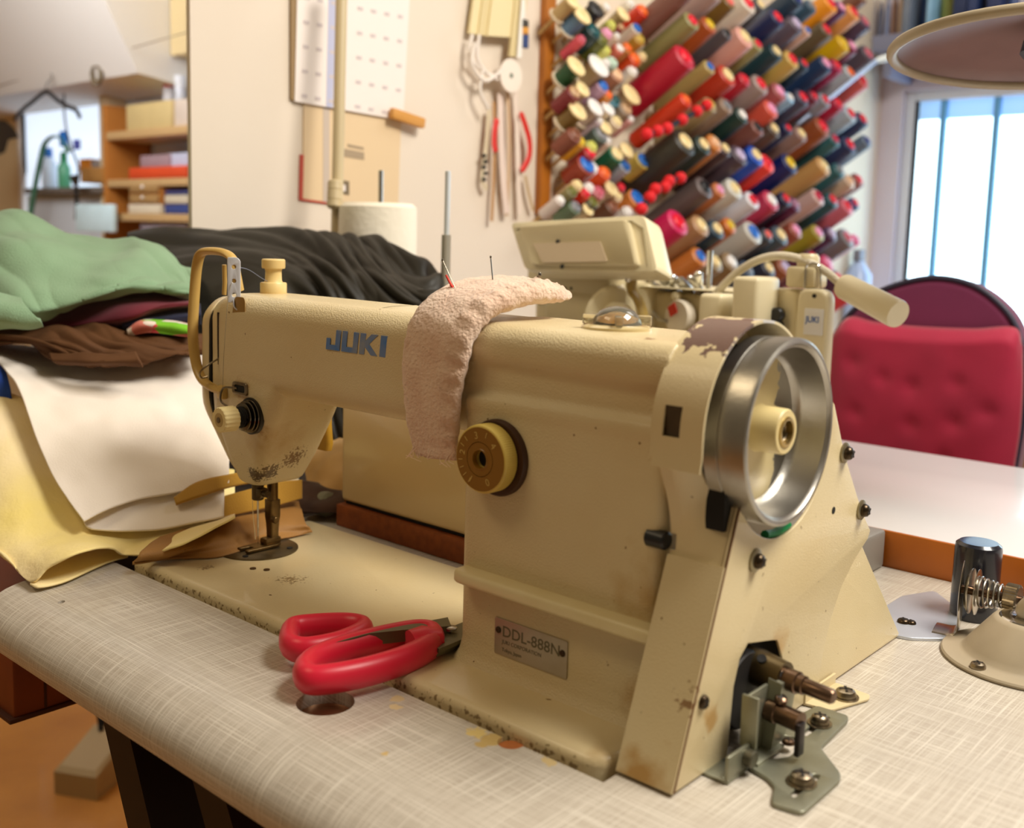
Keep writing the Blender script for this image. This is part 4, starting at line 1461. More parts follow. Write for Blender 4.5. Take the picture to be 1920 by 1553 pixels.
m_drawer = mat('red_brown_drawer_wood', S(140, 66, 26), .5, var=.6, vscale=14, var_rgb=S(96, 40, 14))
m_dedge = mat('drawer_edge_dark', S(70, 28, 10), .5)
dr = obj('drawer', MB().box(-330, -30, -86, 300, -112, -43, 2), m_drawer, st)
obj('drawer_rim', MB().box(-330, -28, -90, 300, -115, -111, 1), m_dedge, dr)
obj('drawer_groove', MB().box(-30.4, -29.4, -62, -60, -110, -46), m_dedge, dr)

# black garment heap behind the machine
m_blkf = fab('black_olive_nylon', S(31, 27, 17), S(18, 15, 9), .58, .1, 500, 0)
cloth('black_jacket', [
    pts((225, 470, 1.36), (330, 460, 1.36), (480, 455, 1.34), (600, 455, 1.33), (690, 470, 1.30), (780, 500, 1.26), (850, 545, 1.22)),
    pts((235, 430, 1.30), (330, 421, 1.29), (480, 418, 1.28), (600, 422, 1.26), (690, 434, 1.24), (780, 468, 1.20), (838, 512, 1.16)),
    pts((240, 448, 1.23), (330, 452, 1.22), (480, 452, 1.20), (600, 456, 1.18), (690, 470, 1.17), (780, 506, 1.14), (834, 545, 1.11)),
    pts((245, 500, 1.17), (330, 505, 1.16), (480, 505, 1.14), (600, 512, 1.12), (690, 522, 1.11), (780, 550, 1.09), (832, 575, 1.08)),
    pts((250, 590, 1.14), (330, 600, 1.13), (480, 610, 1.11), (600, 620, 1.10), (690, 630, 1.09), (780, 650, 1.08), (832, 660, 1.07)),
    pts((250, 760, 1.12), (330, 780, 1.11), (480, 820, 1.10), (600, 850, 1.09), (690, 880, 1.08), (780, 900, 1.07), (832, 910, 1.06))],
    m_blkf, 'black-olive crumpled nylon jacket heaped behind the machine arm', 'jacket', 240, 140, 1.5, 6, 120, (1, 1, 1), 1, .8, 22, folds=(12, 16, 1.2, 4.6, 5))

# green fleece
m_green = fab('sage_green_fleece', S(140, 172, 138), S(116, 148, 114), .95, .5, 700, .15)
cloth('green_sweatshirt', [
    pts((-70, 500, 1.26), (30, 470, 1.27), (110, 470, 1.27), (210, 480, 1.27), (280, 490, 1.26), (340, 510, 1.24), (372, 530, 1.22)),
    pts((-80, 412, 1.18), (20, 396, 1.18), (105, 418, 1.18), (205, 438, 1.18), (262, 440, 1.17), (330, 482, 1.15), (370, 512, 1.13)),
    pts((-70, 440, 1.10), (24, 440, 1.09), (110, 455, 1.09), (205, 472, 1.09), (270, 482, 1.09), (330, 510, 1.09), (368, 528, 1.08)),
    pts((-70, 520, 1.04), (22, 512, 1.03), (110, 515, 1.03), (205, 510, 1.03), (270, 515, 1.04), (330, 532, 1.05), (366, 545, 1.05)),
    pts((-70, 580, 1.01), (40, 580, .99), (110, 572, 1.0), (190, 555, 1.01), (260, 545, 1.03), (330, 548, 1.04), (364, 556, 1.05)),
    pts((-70, 610, 1.02), (40, 612, 1.01), (120, 604, 1.02), (180, 578, 1.04), (250, 556, 1.06), (330, 556, 1.06), (362, 562, 1.06))],
    m_green, 'sage green fleece sweatshirt lying on top of the fabric pile', 'sweatshirt', 130, 100, 4, 9, 70, (1, 1, 1.2), 1, 2, 26, folds=(7, 22, .9, 3.2, 21))
# folded green sleeve at the left
cloth('sleeve', [
    pts((-80, 545, .99), (-10, 552, .985), (40, 562, .985)),
    pts((-80, 572, .965), (-10, 572, .96), (46, 578, .965)),
    pts((-80, 600, .955), (0, 600, .955), (75, 600, .965)),
    pts((-80, 616, .97), (0, 614, .97), (80, 608, .985))],
    m_green, None, nu=50, nv=40, th=4, amp=6, sc=30, parent=bpy.data.objects['green_sweatshirt'])

cloth('dark_red_cloth', [
    pts((70, 585, 1.10), (220, 552, 1.10), (300, 546, 1.09), (372, 552, 1.08)),
    pts((70, 600, 1.06), (220, 572, 1.05), (300, 560, 1.05), (372, 566, 1.05)),
    pts((70, 616, 1.045), (220, 600, 1.035), (300, 578, 1.035), (372, 570, 1.045)),
    pts((70, 628, 1.06), (220, 618, 1.06), (300, 590, 1.06), (372, 578, 1.07))],
    fab('wine_red_cotton', S(118, 30, 48), S(84, 14, 30)), 'folded wine-red cloth squeezed under the green sweatshirt', 'cloth', amp=5, sc=40)
cloth('navy_cloth', [
    pts((240, 592, 1.09), (310, 580, 1.085), (376, 572, 1.08)),
    pts((230, 606, 1.045), (310, 594, 1.045), (376, 586, 1.045)),
    pts((230, 622, 1.05), (310, 612, 1.05), (376, 610, 1.05))],
    fab('navy_cotton', S(28, 32, 66), S(14, 16, 38)), 'folded dark navy cloth between wine-red and floral fabric', 'cloth', amp=4, sc=30)
# floral cloth
m_flo = mat('floral_print', S(222, 206, 190), .9)
N, L = m_flo.node_tree.nodes, m_flo.node_tree.links
vz = N.new('ShaderNodeTexVoronoi'); vz.inputs['Scale'].default_value = 60
tc = N.new('ShaderNodeTexCoord'); L.new(tc.outputs['Object'], vz.inputs['Vector'])
cr = N.new('ShaderNodeValToRGB'); cr.color_ramp.interpolation = 'CONSTANT'
sepc = N.new('ShaderNodeSeparateColor'); L.new(vz.outputs['Color'], sepc.inputs[0]); L.new(sepc.outputs[0], cr.inputs[0])
els = cr.color_ramp.elements
els[0].color = S(120, 190, 40); els[1].position = .3; els[1].color = S(226, 130, 116)
for p_, c_ in ((.5, S(232, 218, 205)), (.72, S(30, 60, 76)), (.85, S(226, 90, 90))):
    e_ = els.new(p_); e_.color = c_
L.new(cr.outputs[0], N['Principled BSDF'].inputs['Base Color'])
cloth('floral_cloth', [
    pts((238, 616, 1.07), (270, 600, 1.065), (320, 598, 1.06), (366, 606, 1.06)),
    pts((240, 622, 1.03), (270, 606, 1.02), (320, 608, 1.02), (366, 620, 1.02)),
    pts((244, 630, 1.03), (280, 624, 1.02), (320, 628, 1.02), (366, 634, 1.02))],
    m_flo, 'colourful floral fabric peeping out above the brown trousers', 'cloth', amp=2, sc=30)
# brown cloth
m_brn = fab('brown_cotton_twill', S(96, 58, 20), S(66, 36, 10), .8, sheen=0)
cloth('brown_trousers', [
    pts((-80, 630, 1.12), (60, 618, 1.12), (180, 616, 1.12), (280, 634, 1.11), (390, 636, 1.10)),
    pts((-80, 618, 1.06), (60, 606, 1.055), (180, 606, 1.05), (280, 622, 1.05), (390, 632, 1.05)),
    pts((-80, 634, 1.02), (60, 624, 1.01), (150, 628, 1.005), (270, 640, 1.01), (390, 648, 1.02)),
    pts((-80, 640, 1.01), (60, 640, .995), (150, 656, .985), (270, 652, 1.0), (390, 656, 1.01)),
    pts((-80, 646, 1.02), (40, 648, 1.01), (110, 676, .985), (250, 676, .985), (390, 662, 1.01))],
    m_brn, 'crumpled brown twill trousers lying on the white cloth', 'trousers', 130, 80, 2.5, 3, 50, (1, 1, 1), 1, 1, 14, folds=(5, 4, .9, 6, 11))
cloth('brown_flap', [
    pts((90, 662, .99), (180, 664, .975), (255, 660, .975)),
    pts((96, 676, .98), (180, 678, .965), (262, 674, .965)),
    pts((110, 684, .985), (185, 684, .97), (268, 688, .968))],
    m_brn, None, nu=40, nv=20, th=2, amp=2, sc=20, parent=bpy.data.objects['brown_trousers'])
# blue corner under the white cloth
cloth('blue_cloth', [
    pts((-80, 655, 1.0), (-30, 668, 1.0), (10, 690, .995)),
    pts((-80, 690, .985), (-30, 700, .985), (18, 722, .985)),
    pts((-80, 745, .985), (-30, 745, .985), (22, 748, .985))],
    fab('royal_blue_cloth', S(16, 62, 150)), 'royal blue cloth corner beside the white cloth', 'cloth')
# white canvas over the edge, doubled
m_wht = fab('white_canvas', S(242, 232, 222), S(236, 222, 196), .85, .2, 900, .1, .3, 6)
cloth('white_canvas_sheet', [
    pts((-40, 640, 1.10), (70, 650, 1.11), (190, 660, 1.12), (300, 662, 1.13), (430, 660, 1.15)),
    pts((-20, 660, 1.02), (80, 672, 1.03), (190, 676, 1.04), (300, 676, 1.05), (430, 680, 1.07)),
    pts((30, 720, .965), (110, 735, .97), (200, 742, .98), (310, 744, .995), (430, 750, 1.01)),
    pts((72, 830, .905), (140, 835, .91), (215, 832, .925), (310, 826, .945), (430, 815, .965)),
    pts((112, 915, .868), (165, 914, .875), (235, 896, .892), (320, 880, .912), (430, 866, .935)),
    pts((158, 984, .842), (195, 962, .855), (250, 940, .875), (330, 925, .9), (430, 905, .925))],
    m_wht, 'white canvas sheet spilling from the fabric pile towards the needle', 'cloth', 90, 90, 1.6, 6, 90, (1, 1, .6), 1, 1.5, 20)
cloth('under_layer', [
    pts((150, 960, .87), (215, 945, .88), (300, 925, .90), (420, 900, .935)),
    pts((160, 984, .855), (230, 975, .868), (310, 962, .888), (420, 940, .92)),
    pts((172, 990, .85), (235, 996, .858), (315, 990, .875), (420, 968, .905))],
    m_wht, None, nu=50, nv=24, th=1.6, amp=2, sc=30, parent=bpy.data.objects['white_canvas_sheet'])
# yellow-cream pattern cloth with a curled front edge
m_yel = fab('yellow_cream_cotton', S(248, 228, 188), S(244, 222, 122), .85, .25, 300, .1, .9, 7)
cloth('yellow_cotton_sheet', [
    pts((-90, 735, 1.0), (10, 735, .995), (130, 790, 1.0), (260, 850, 1.0), (440, 880, 1.02)),
    pts((-90, 800, .95), (10, 800, .945), (120, 860, .94), (260, 930, .925), (440, 930, .965)),
    pts((-80, 900, .90), (20, 910, .885), (120, 950, .88), (260, 980, .888), (440, 950, .945)),
    pts((-50, 990, .86), (40, 1010, .838), (130, 1000, .85), (260, 1006, .873), (440, 962, .935)),
    [on(a, b_, 2, z) for a, b_, z in ((14, 1046, 12), (57, 1092, 4), (92, 1067, 15), (136, 1045, 24), (184, 1031, 25), (212, 1031, 18), (240, 1042, 7), (340, 1024, 26), (440, 970, 42))]],
    m_yel, 'pale yellow cotton sheet with a curled edge resting on the table corner', 'cloth', 110, 100, 1.6, 2, 60, (1, 1, 1), 1, .6, 14)
cloth('turned_under_layer', [
    [on(a, b_, 2, 7) for a, b_ in ((96, 1046), (140, 1030), (190, 1018), (240, 1026))],
    [on(a, b_, 2, 5) for a, b_ in ((78, 1074), (120, 1064), (180, 1042), (240, 1036))],
    [on(a, b_, 2, 3) for a, b_ in ((56, 1096), (74, 1102), (122, 1091), (175, 1067), (208, 1053), (240, 1045))]],
    m_yel, None, nu=50, nv=20, th=1.4, parent=bpy.data.objects['yellow_cotton_sheet'])
# ochre strip and brown pattern paper near the needle
m_och = fab('ochre_cloth', S(176, 132, 40), S(150, 104, 24))
cloth('ochre_strip', [
    pts((326, 935, .895), (370, 905, .91), (440, 888, .935), (520, 872, .965)),
    pts((330, 946, .89), (380, 930, .903), (440, 912, .93), (520, 898, .958))],
    m_och, 'narrow ochre cloth strip lying on the white canvas by the needle', 'cloth', nu=40, nv=8, th=3)
cloth('ochre_fabric', [
    pts((384, 942, .915), (440, 925, .932), (520, 905, .96), (566, 900, .975)),
    pts((384, 978, .908), (440, 966, .925), (520, 948, .952), (566, 935, .97))],
    m_och, 'small ochre fabric panel beneath the ochre strip behind the presser foot', 'cloth', nu=40, nv=16, th=2)
m_tan = fab('tan_lining', S(166, 120, 60), S(140, 94, 40), .6, sheen=0)
cloth('tan_lining_cloth', [
    [on(a, b_, 2, 20) for a, b_ in ((300, 1006), (370, 985), (440, 960), (510, 938), (560, 940))],
    [on(a, b_, 2, 18) for a, b_ in ((262, 1040), (345, 1028), (425, 1004), (500, 980), (572, 978))],
    [on(a, b_, 2, 11) for a, b_ in ((250, 1052), (340, 1040), (418, 1030), (492, 1006), (584, 994))],
    [on(a, b_, 2, 8.5) for a, b_ in ((248, 1060), (339, 1048), (415, 1042), (490, 1020), (586, 998))]],
    m_tan, 'tan lining cloth lying over the end of the machine bed beside the needle', 'cloth', nu=60, nv=30, th=1.5, amp=3, sc=26)
# white care label / paper tag
cloth('paper_tag', [
    pts((516, 906, .975), (560, 898, .985)),
    pts((520, 945, .965), (566, 930, .975))],
    mat('white_paper', S(236, 228, 200), .8), 'white printed paper tag behind the presser foot', 'tag', nu=10, nv=10, th=.8)
# garment folds seen through the machine's arm opening
cloth('beige_garment', [
    pts((560, 800, 1.12), (640, 800, 1.12), (700, 800, 1.12)),
    pts((570, 870, 1.06), (630, 860, 1.04), (700, 870, 1.05)),
    pts((575, 910, 1.03), (612, 930, 1.01), (700, 920, 1.02)),
    pts((580, 950, 1.04), (620, 960, 1.03), (700, 950, 1.03))],
    fab('beige_knit', S(206, 166, 104), S(170, 124, 66)), 'beige knit garment bunched behind the machine head', 'cloth', nu=50, nv=40, th=3, amp=5, sc=20)
cloth('dark_brown_garment', [
    pts((548, 900, 1.02), (590, 905, 1.02), (640, 915, 1.02)),
    pts((550, 935, .995), (600, 945, .99), (645, 940, .99)),
    pts((556, 962, .985), (605, 962, .985), (648, 960, .985))],
    fab('dark_brown_wool', S(70, 42, 22), S(44, 24, 10)), 'dark brown wool garment behind the presser foot', 'cloth', nu=40, nv=30, th=3, amp=3, sc=20)
p0 = on(575, 975, 1, 188)
p1 = on(640, 975, 1, 215)
tag(obj('grey_roll', MB().cyl((p0.x - 8, 205, 14), (p1.x - 4, 205, 14), 12, 12, seg=28, bev=3), fab('grey_green_felt', S(128, 126, 102))), 'small grey-green felt roll behind the bed next to the brown plank', 'roll')

# ------------------------------------------------------------------ beige steel box on a brown plank behind the bed
pl = tag(obj('brown_plank', MB().box(16, 340, 196, 300, 0, 21, 1.5), mat('particle_board', S(150, 78, 30), .7, var=.7, vscale=120, var_rgb=S(110, 52, 16))), 'brown particle-board plank behind the machine bed under the beige box', 'plank')
bx = thing('beige_box', 'beige smooth steel box standing on the brown plank behind the machine', 'box', (178, 246, 21.5))
obj('case', MB().box(18, 338, 200, 292, 24, 168, 4, 3), mat('beige_enamel_box', S(214, 192, 146), .3, coat=.2, specks=[(150, .75, .03, S(120, 84, 36))]), bx)
obj('dark_gap', MB().box(22, 334, 203, 290, 21.3, 24.5), m_dark, bx)

# ------------------------------------------------------------------ thread stand rods and cone behind the machine
rp = at(834, 560, 1.16)
sr = thing('thread_stand_rod', 'slim chrome thread rod with a drilled lower sleeve standing behind the machine', 'rod', (rp.x, rp.y, 0))
ztop = at(837, 322, 1.16).z
obj('rod', MB().cyl((rp.x, rp.y, 6), (rp.x - 3, rp.y + 4, ztop), 3.2, 3.0, seg=16, bev=.6), mat('bluish_chrome', S(206, 212, 216), .35, .3), sr)
zs = at(833, 440, 1.16).z
sl = obj('sleeve', MB().cyl((rp.x, rp.y, 4), (rp.x - 1.6, rp.y + 2, zs), 5.2, 5.2, seg=18, bev=.5), mat('satin_sleeve', S(176, 172, 160), .35, .5), sr)
for py in (452, 478):
    q = at(836, py, 1.16)
    obj('sleeve_hole', MB().cyl(q + V(2.5, -4.2, 0), q + V(3.4, -5.2, 0), 1.7, seg=12), m_dark, sl)
obj('foot', MB().lathe([(18, 0), (18, 3), (8, 6), (6, 8)], (rp.x, rp.y, 0), (0, 0, 1), 28), m_steel, sr)

pq = at(628, 420, 1.32)
ps_ = thing('thread_stand_pole', 'beige painted thread stand pole rising in front of the calendar', 'pole', (pq.x, pq.y, -6))
tp = at(641, -40, 1.34)
m_pole = mat('pole_beige', S(196, 178, 140), .45)
obj('pole', MB().cyl((pq.x, pq.y, 120), tp, 7.2, 7.6, seg=20), m_pole, ps_)
q1 = at(627, 340, 1.32)
obj('collar', MB().lathe([(7.4, 0), (9.6, 2), (9.6, 9), (8.8, 10), (9.6, 11), (9.6, 22), (8.8, 23), (9.6, 24), (9.4, 34), (7.4, 36)], q1 - V(0, 0, 34), (tp - q1).normalized(), 24), m_pole, ps_)
obj('lower_pole', MB().cyl((pq.x, pq.y, -6), (pq.x, pq.y, 260), 6.0, 6.2, seg=18), m_pole, ps_)
c1 = at(708, 468, 1.34)
cw = thing('white_thread_cone', 'large cone of white thread on a steel spindle beside the beige pole', 'thread cone', (c1.x, c1.y, c1.z - 110))
ct = at(706, 383, 1.34)
obj('yarn', MB().lathe([(40, -70), (50, -66), (50, 30), (49.5, ct.z - c1.z - 4), (44, ct.z - c1.z + 1), (12, ct.z - c1.z + 2), (10, ct.z - c1.z - 4), (.1, ct.z - c1.z - 4)], (c1.x, c1.y, c1.z), (0, 0, 1), 56),
    mat('white_thread', S(238, 230, 212), .85, bump=.5, bscale=120), cw)
obj('spindle', MB().cyl((c1.x + 2, c1.y + 3, c1.z - 100), at(714, 320, 1.34), 3.4, 3.4, seg=14), m_chrome, cw)
obj('stand_arm', MB().tube([V(pq.x, pq.y, c1.z - 84), V(c1.x, c1.y, c1.z - 84)], 5, 10).lathe([(34, 0), (34, 4), (.1, 5)], (c1.x, c1.y, c1.z - 84), (0, 0, 1), 30), m_pole, ps_)
# thread cones and spools on the wall rack: (y, z, diameter, r, g, b, colour, tip colour) in mm
CONES = [
    (1154, 705, 40, 122, 78, 68, 'dusty rose', 'tan'), (1246, 719, 42, 158, 130, 124, 'mauve grey', 'white'), (1181, 657, 36, 134, 126, 76, 'khaki green', 'red'),
    (1239, 660, 35, 166, 74, 16, 'burnt orange', 'yellow'), (1303, 711, 32, 116, 84, 22, 'dark gold', 'coral'), (1370, 721, 44, 208, 194, 178, 'ivory grey', 'red'),
    (1417, 726, 32, 62, 62, 68, 'charcoal', 'cream'), (1301, 655, 25, 78, 72, 78, 'slate grey', 'black'), (1365, 659, 46, 220, 160, 146, 'salmon pink', 'cream'),
    (1415, 653, 30, 146, 140, 88, 'olive khaki', 'red'), (1164, 594, 49, 178, 8, 46, 'crimson', 'red'), (1246, 588, 28, 172, 150, 88, 'sand gold', 'blue'),
    (1310, 582, 45, 182, 48, 22, 'brick red', 'cream'), (1374, 583, 30, 182, 20, 44, 'scarlet', 'red'), (1436, 582, 43, 156, 136, 130, 'taupe', 'red'),
    (1490, 651, 38, 6, 50, 60, 'dark teal', 'cream'), (1487, 715, 40, 10, 26, 78, 'deep navy', 'red'), (1561, 766, 45, 6, 44, 70, 'petrol blue', 'navy'),
    (1566, 717, 43, 86, 74, 90, 'plum grey', 'lilac'), (1628, 762, 32, 44, 76, 98, 'steel blue', 'grey'), (1715, 784, 45, 232, 146, 10, 'bright orange', 'red'),
    (1616, 711, 24, 212, 168, 146, 'peach', 'blue'), (1703, 727, 41, 96, 80, 54, 'olive brown', 'red'), (1768, 784, 34, 84, 22, 84, 'purple', 'pink'),
    (1833, 785, 41, 222, 150, 80, 'apricot', 'red'), (1892, 775, 42, 74, 54, 80, 'dark plum', 'rose'), (1866, 825, 37, 112, 72, 54, 'chestnut brown', 'tan'),
    (1790, 713, 42, 212, 170, 0, 'mustard yellow', 'yellow'), (1834, 714, 37, 116, 22, 58, 'maroon', 'pink'), (1921, 710, 47, 78, 68, 80, 'dark grey violet', 'rose'),
    (1559, 646, 41, 198, 162, 80, 'honey gold', 'red'), (1611, 645, 30, 0, 44, 64, 'blackish teal', 'red'), (1711, 659, 41, 16, 48, 88, 'ink blue', 'pink'),
    (1765, 662, 38, 152, 0, 68, 'magenta red', 'red'), (1835, 657, 39, 172, 182, 192, 'pale blue grey', 'orange'), (1902, 649, 40, 206, 88, 82, 'coral red', 'red'),
    (1513, 578, 41, 156, 74, 74, 'rosewood', 'pink'), (1559, 571, 26, 146, 186, 216, 'light blue', 'white'), (1615, 578, 40, 64, 62, 84, 'slate violet', 'red'),
    (1666, 586, 29, 112, 20, 52, 'wine red', 'red'), (1719, 585, 35, 136, 136, 146, 'stone grey', 'red'), (1783, 585, 36, 166, 0, 52, 'ruby red', 'red'),
    (1174, 522, 29, 208, 52, 14, 'orange red', 'orange'), (1256, 523, 32, 156, 134, 92, 'dull gold', 'gold'), (1312, 528, 34, 146, 120, 100, 'brown taupe', 'grey'),
    (1371, 517, 35, 20, 54, 48, 'bottle green', 'white'), (1484, 541, 40, 212, 84, 64, 'coral orange', 'pink'), (1433, 500, 36, 126, 74, 64, 'red brown', 'black'),
    (1177, 451, 52, 50, 48, 40, 'black olive', 'cream'), (1239, 451, 39, 26, 48, 42, 'blackish green', 'cream'), (1279, 458, 36, 200, 124, 52, 'caramel', 'peach'),
    (1315, 450, 33, 66, 46, 52, 'dark brown', 'cream'), (1371, 443, 43, 72, 56, 68, 'aubergine', 'lilac'), (1433, 447, 44, 0, 72, 180, 'royal blue', 'cream'),
    (1481, 436, 41, 240, 60, 46, 'vermilion', 'red'), (1500, 504, 37, 84, 68, 58, 'espresso brown', 'cream'), (1558, 510, 26, 10, 30, 74, 'midnight blue', 'red'),
    (1618, 505, 36, 146, 114, 104, 'rosy taupe', 'cream'), (1715, 529, 48, 146, 72, 30, 'rust brown', 'red'), (1778, 508, 36, 40, 94, 100, 'deep sea green', 'crimson'),
    (1851, 570, 41, 166, 182, 194, 'silver blue', 'red'), (1916, 565, 40, 30, 46, 82, 'dusk navy', 'red'), (1857, 503, 44, 36, 46, 86, 'indigo', 'red'),
    (1947, 519, 34, 104, 120, 138, 'slate blue', 'navy'), (1576, 442, 46, 4, 26, 92, 'cobalt navy', 'yellow'), (1732, 448, 44, 198, 150, 88, 'golden tan', 'cream'),
    (1813, 444, 37, 38, 92, 98, 'spruce green', 'grey'), (1869, 424, 38, 202, 172, 146, 'beige', 'peach'), (1918, 429, 36, 146, 82, 72, 'cinnamon brown', 'red'),
    (1250, 376, 43, 94, 80, 78, 'dark taupe', 'black'), (1303, 374, 31, 196, 116, 64, 'copper', 'pink'), (1358, 380, 43, 208, 206, 196, 'off white', 'cream'),
    (1430, 361, 38, 220, 216, 222, 'lilac white', 'red'), (1506, 364, 45, 188, 46, 80, 'raspberry', 'white'), (1567, 370, 34, 20, 30, 66, 'dark navy', 'red'),
    (1608, 361, 35, 88, 14, 64, 'deep purple', 'mauve'), (1715, 381, 40, 202, 168, 162, 'dusty pink', 'crimson'), (1787, 378, 39, 20, 74, 84, 'dark cyan', 'red'),
    (1867, 367, 42, 208, 104, 120, 'rose pink', 'red'), (1906, 376, 31, 30, 52, 108, 'blue', 'red'), (1167, 311, 50, 200, 4, 84, 'hot magenta', 'red'),
    (1244, 307, 43, 172, 130, 88, 'light brown', 'cream'), (1301, 302, 40, 20, 52, 70, 'dark petrol', 'cream'), (1349, 310, 33, 198, 104, 20, 'amber', 'yellow'),
    (1439, 299, 50, 192, 188, 178, 'silver grey', 'blue'), (1499, 295, 31, 58, 66, 76, 'gunmetal', 'coral'), (1555, 296, 44, 62, 78, 90, 'slate', 'cream'),
    (1620, 308, 39, 156, 78, 58, 'terracotta', 'pink'), (1726, 305, 40, 158, 142, 36, 'olive', 'pink'), (1793, 304, 37, 72, 36, 76, 'dark violet', 'lilac'),
    (1878, 297, 49, 120, 114, 116, 'mid grey', 'rose'), (1926, 294, 27, 226, 50, 120, 'bright pink', 'pink'), (1245, 251, 39, 198, 118, 46, 'orange brown', 'blue'),
    (1301, 241, 40, 146, 126, 94, 'khaki beige', 'cream'), (1360, 241, 43, 136, 110, 74, 'camel brown', 'white'), (1424, 227, 38, 52, 68, 90, 'storm blue', 'grey'),
    (1511, 229, 40, 36, 40, 56, 'blue black', 'cream'), (1580, 231, 41, 150, 84, 52, 'russet', 'lilac'), (1708, 251, 40, 94, 42, 64, 'mulberry', 'red'),
    (1784, 240, 39, 206, 62, 106, 'cerise', 'pink'), (1841, 206, 40, 70, 26, 66, 'blackberry', 'red'), (1904, 171, 41, 214, 60, 74, 'watermelon red', 'red'),
]
SPOOLS = [
    (956, 637, 34, 96, 132, 168, 'dusty blue', 'cream', 'W'), (994, 652, 30, 20, 30, 46, 'black', 'black', 'W'), (930, 653, 26, 196, 166, 114, 'tan', 'cream', 'W'),
    (1020, 659, 16, 222, 206, 180, 'cream', 'white', 'S'), (1069, 657, 25, 176, 156, 114, 'beige', 'cream', 'W'), (1089, 678, 16, 232, 226, 216, 'white', 'white', 'S'),
    (1127, 673, 24, 218, 54, 20, 'orange', 'orange', 'S'), (989, 617, 28, 0, 52, 56, 'dark teal', 'teal', 'S'), (1026, 619, 20, 230, 156, 176, 'light pink', 'pink', 'S'),
    (1037, 634, 18, 194, 194, 84, 'lime', 'lime', 'S'), (1063, 634, 14, 130, 26, 20, 'dark red', 'tan', 'S'), (1053, 618, 13, 236, 214, 196, 'shell white', 'white', 'S'),
    (1012, 608, 25, 92, 98, 20, 'olive green', 'olive', 'S'), (957, 598, 16, 212, 72, 90, 'coral pink', 'rose', 'S'), (1119, 625, 24, 188, 146, 52, 'gold', 'gold', 'S'),
    (1110, 640, 20, 228, 214, 196, 'ivory', 'blue', 'S'), (1025, 591, 18, 194, 192, 90, 'yellow green', 'lime', 'S'), (1062, 599, 18, 220, 110, 90, 'salmon', 'white', 'S'),
    (1085, 604, 20, 198, 126, 60, 'light orange', 'orange', 'S'), (1108, 590, 24, 222, 78, 30, 'tangerine', 'orange', 'S'), (1132, 597, 17, 230, 206, 160, 'straw', 'cream', 'S'),
    (1006, 563, 39, 186, 160, 120, 'sandy beige', 'white', 'W'), (946, 554, 33, 0, 76, 30, 'forest green', 'cream', 'W'), (1044, 574, 22, 170, 190, 172, 'pale green', 'mint', 'S'),
    (1026, 571, 16, 234, 230, 226, 'bright white', 'white', 'S'), (1057, 556, 27, 176, 124, 94, 'light brown', 'peach', 'S'), (1104, 568, 20, 238, 232, 224, 'chalk white', 'white', 'S'),
    (943, 512, 24, 124, 26, 32, 'burgundy', 'tan', 'S'), (965, 520, 26, 156, 126, 96, 'hazel', 'cream', 'W'), (1019, 532, 23, 186, 146, 172, 'lilac', 'blue', 'S'),
    (1035, 519, 18, 208, 126, 20, 'amber', 'orange', 'S'), (1102, 528, 37, 222, 198, 158, 'pale straw', 'cream', 'W'), (1056, 513, 20, 70, 134, 156, 'sea blue', 'teal', 'S'),
    (1037, 497, 25, 236, 226, 206, 'milk white', 'white', 'W'), (1001, 495, 30, 224, 206, 196, 'pinkish white', 'white', 'W'), (954, 485, 33, 126, 100, 42, 'bronze green', 'cream', 'W'),
    (1088, 502, 26, 156, 136, 120, 'greyish brown', 'tan', 'S'), (1031, 465, 25, 232, 222, 196, 'cream white', 'cream', 'W'), (1013, 474, 14, 206, 186, 198, 'pale lilac', 'white', 'S'),
    (949, 446, 26, 136, 74, 54, 'chestnut', 'brown', 'S'), (1019, 453, 29, 84, 100, 94, 'grey green', 'grey', 'S'), (964, 436, 18, 228, 162, 20, 'marigold', 'yellow', 'S'),
    (1063, 478, 22, 236, 216, 190, 'vanilla', 'cream', 'S'), (996, 431, 20, 210, 210, 116, 'pale yellow', 'lime', 'S'), (1037, 444, 16, 238, 220, 206, 'blush white', 'white', 'S'),
    (1102, 486, 15, 222, 160, 160, 'rose', 'white', 'S'), (991, 420, 23, 172, 26, 26, 'red', 'red', 'S'), (1066, 423, 29, 0, 100, 68, 'emerald', 'cream', 'S'),
    (1096, 432, 28, 230, 208, 166, 'butter', 'cream', 'W'), (1146, 418, 30, 212, 188, 86, 'corn yellow', 'blue', 'S'), (983, 399, 34, 146, 48, 20, 'brick brown', 'blue', 'S'),
    (1001, 396, 20, 240, 240, 246, 'snow white', 'white', 'S'), (1035, 390, 24, 238, 88, 20, 'bright orange', 'orange', 'S'), (1093, 405, 22, 190, 206, 230, 'ice blue', 'blue', 'S'),
    (961, 365, 19, 226, 196, 150, 'light sand', 'cream', 'S'), (947, 354, 19, 136, 130, 84, 'moss', 'olive', 'S'), (983, 353, 18, 228, 46, 10, 'flame red', 'red', 'S'),
    (993, 363, 18, 238, 236, 232, 'pure white', 'white', 'S'), (1020, 357, 22, 222, 130, 140, 'pink', 'rose', 'S'), (1055, 364, 27, 234, 212, 180, 'light cream', 'cream', 'W'),
    (1083, 368, 17, 160, 20, 30, 'cherry', 'red', 'S'), (1131, 352, 32, 222, 136, 58, 'orange tan', 'blue', 'S'), (1074, 353, 20, 232, 206, 170, 'oat', 'cream', 'S'),
    (1002, 339, 23, 70, 64, 32, 'dark olive', 'olive', 'S'), (956, 329, 23, 96, 118, 90, 'sage grey', 'grey', 'S'), (991, 326, 21, 222, 200, 160, 'ecru', 'cream', 'W'),
    (1060, 334, 26, 110, 70, 44, 'dark brown', 'brown', 'S'), (1108, 327, 21, 236, 232, 226, 'silk white', 'white', 'S'), (916, 338, 17, 222, 210, 206, 'dull white', 'white', 'S'),
]
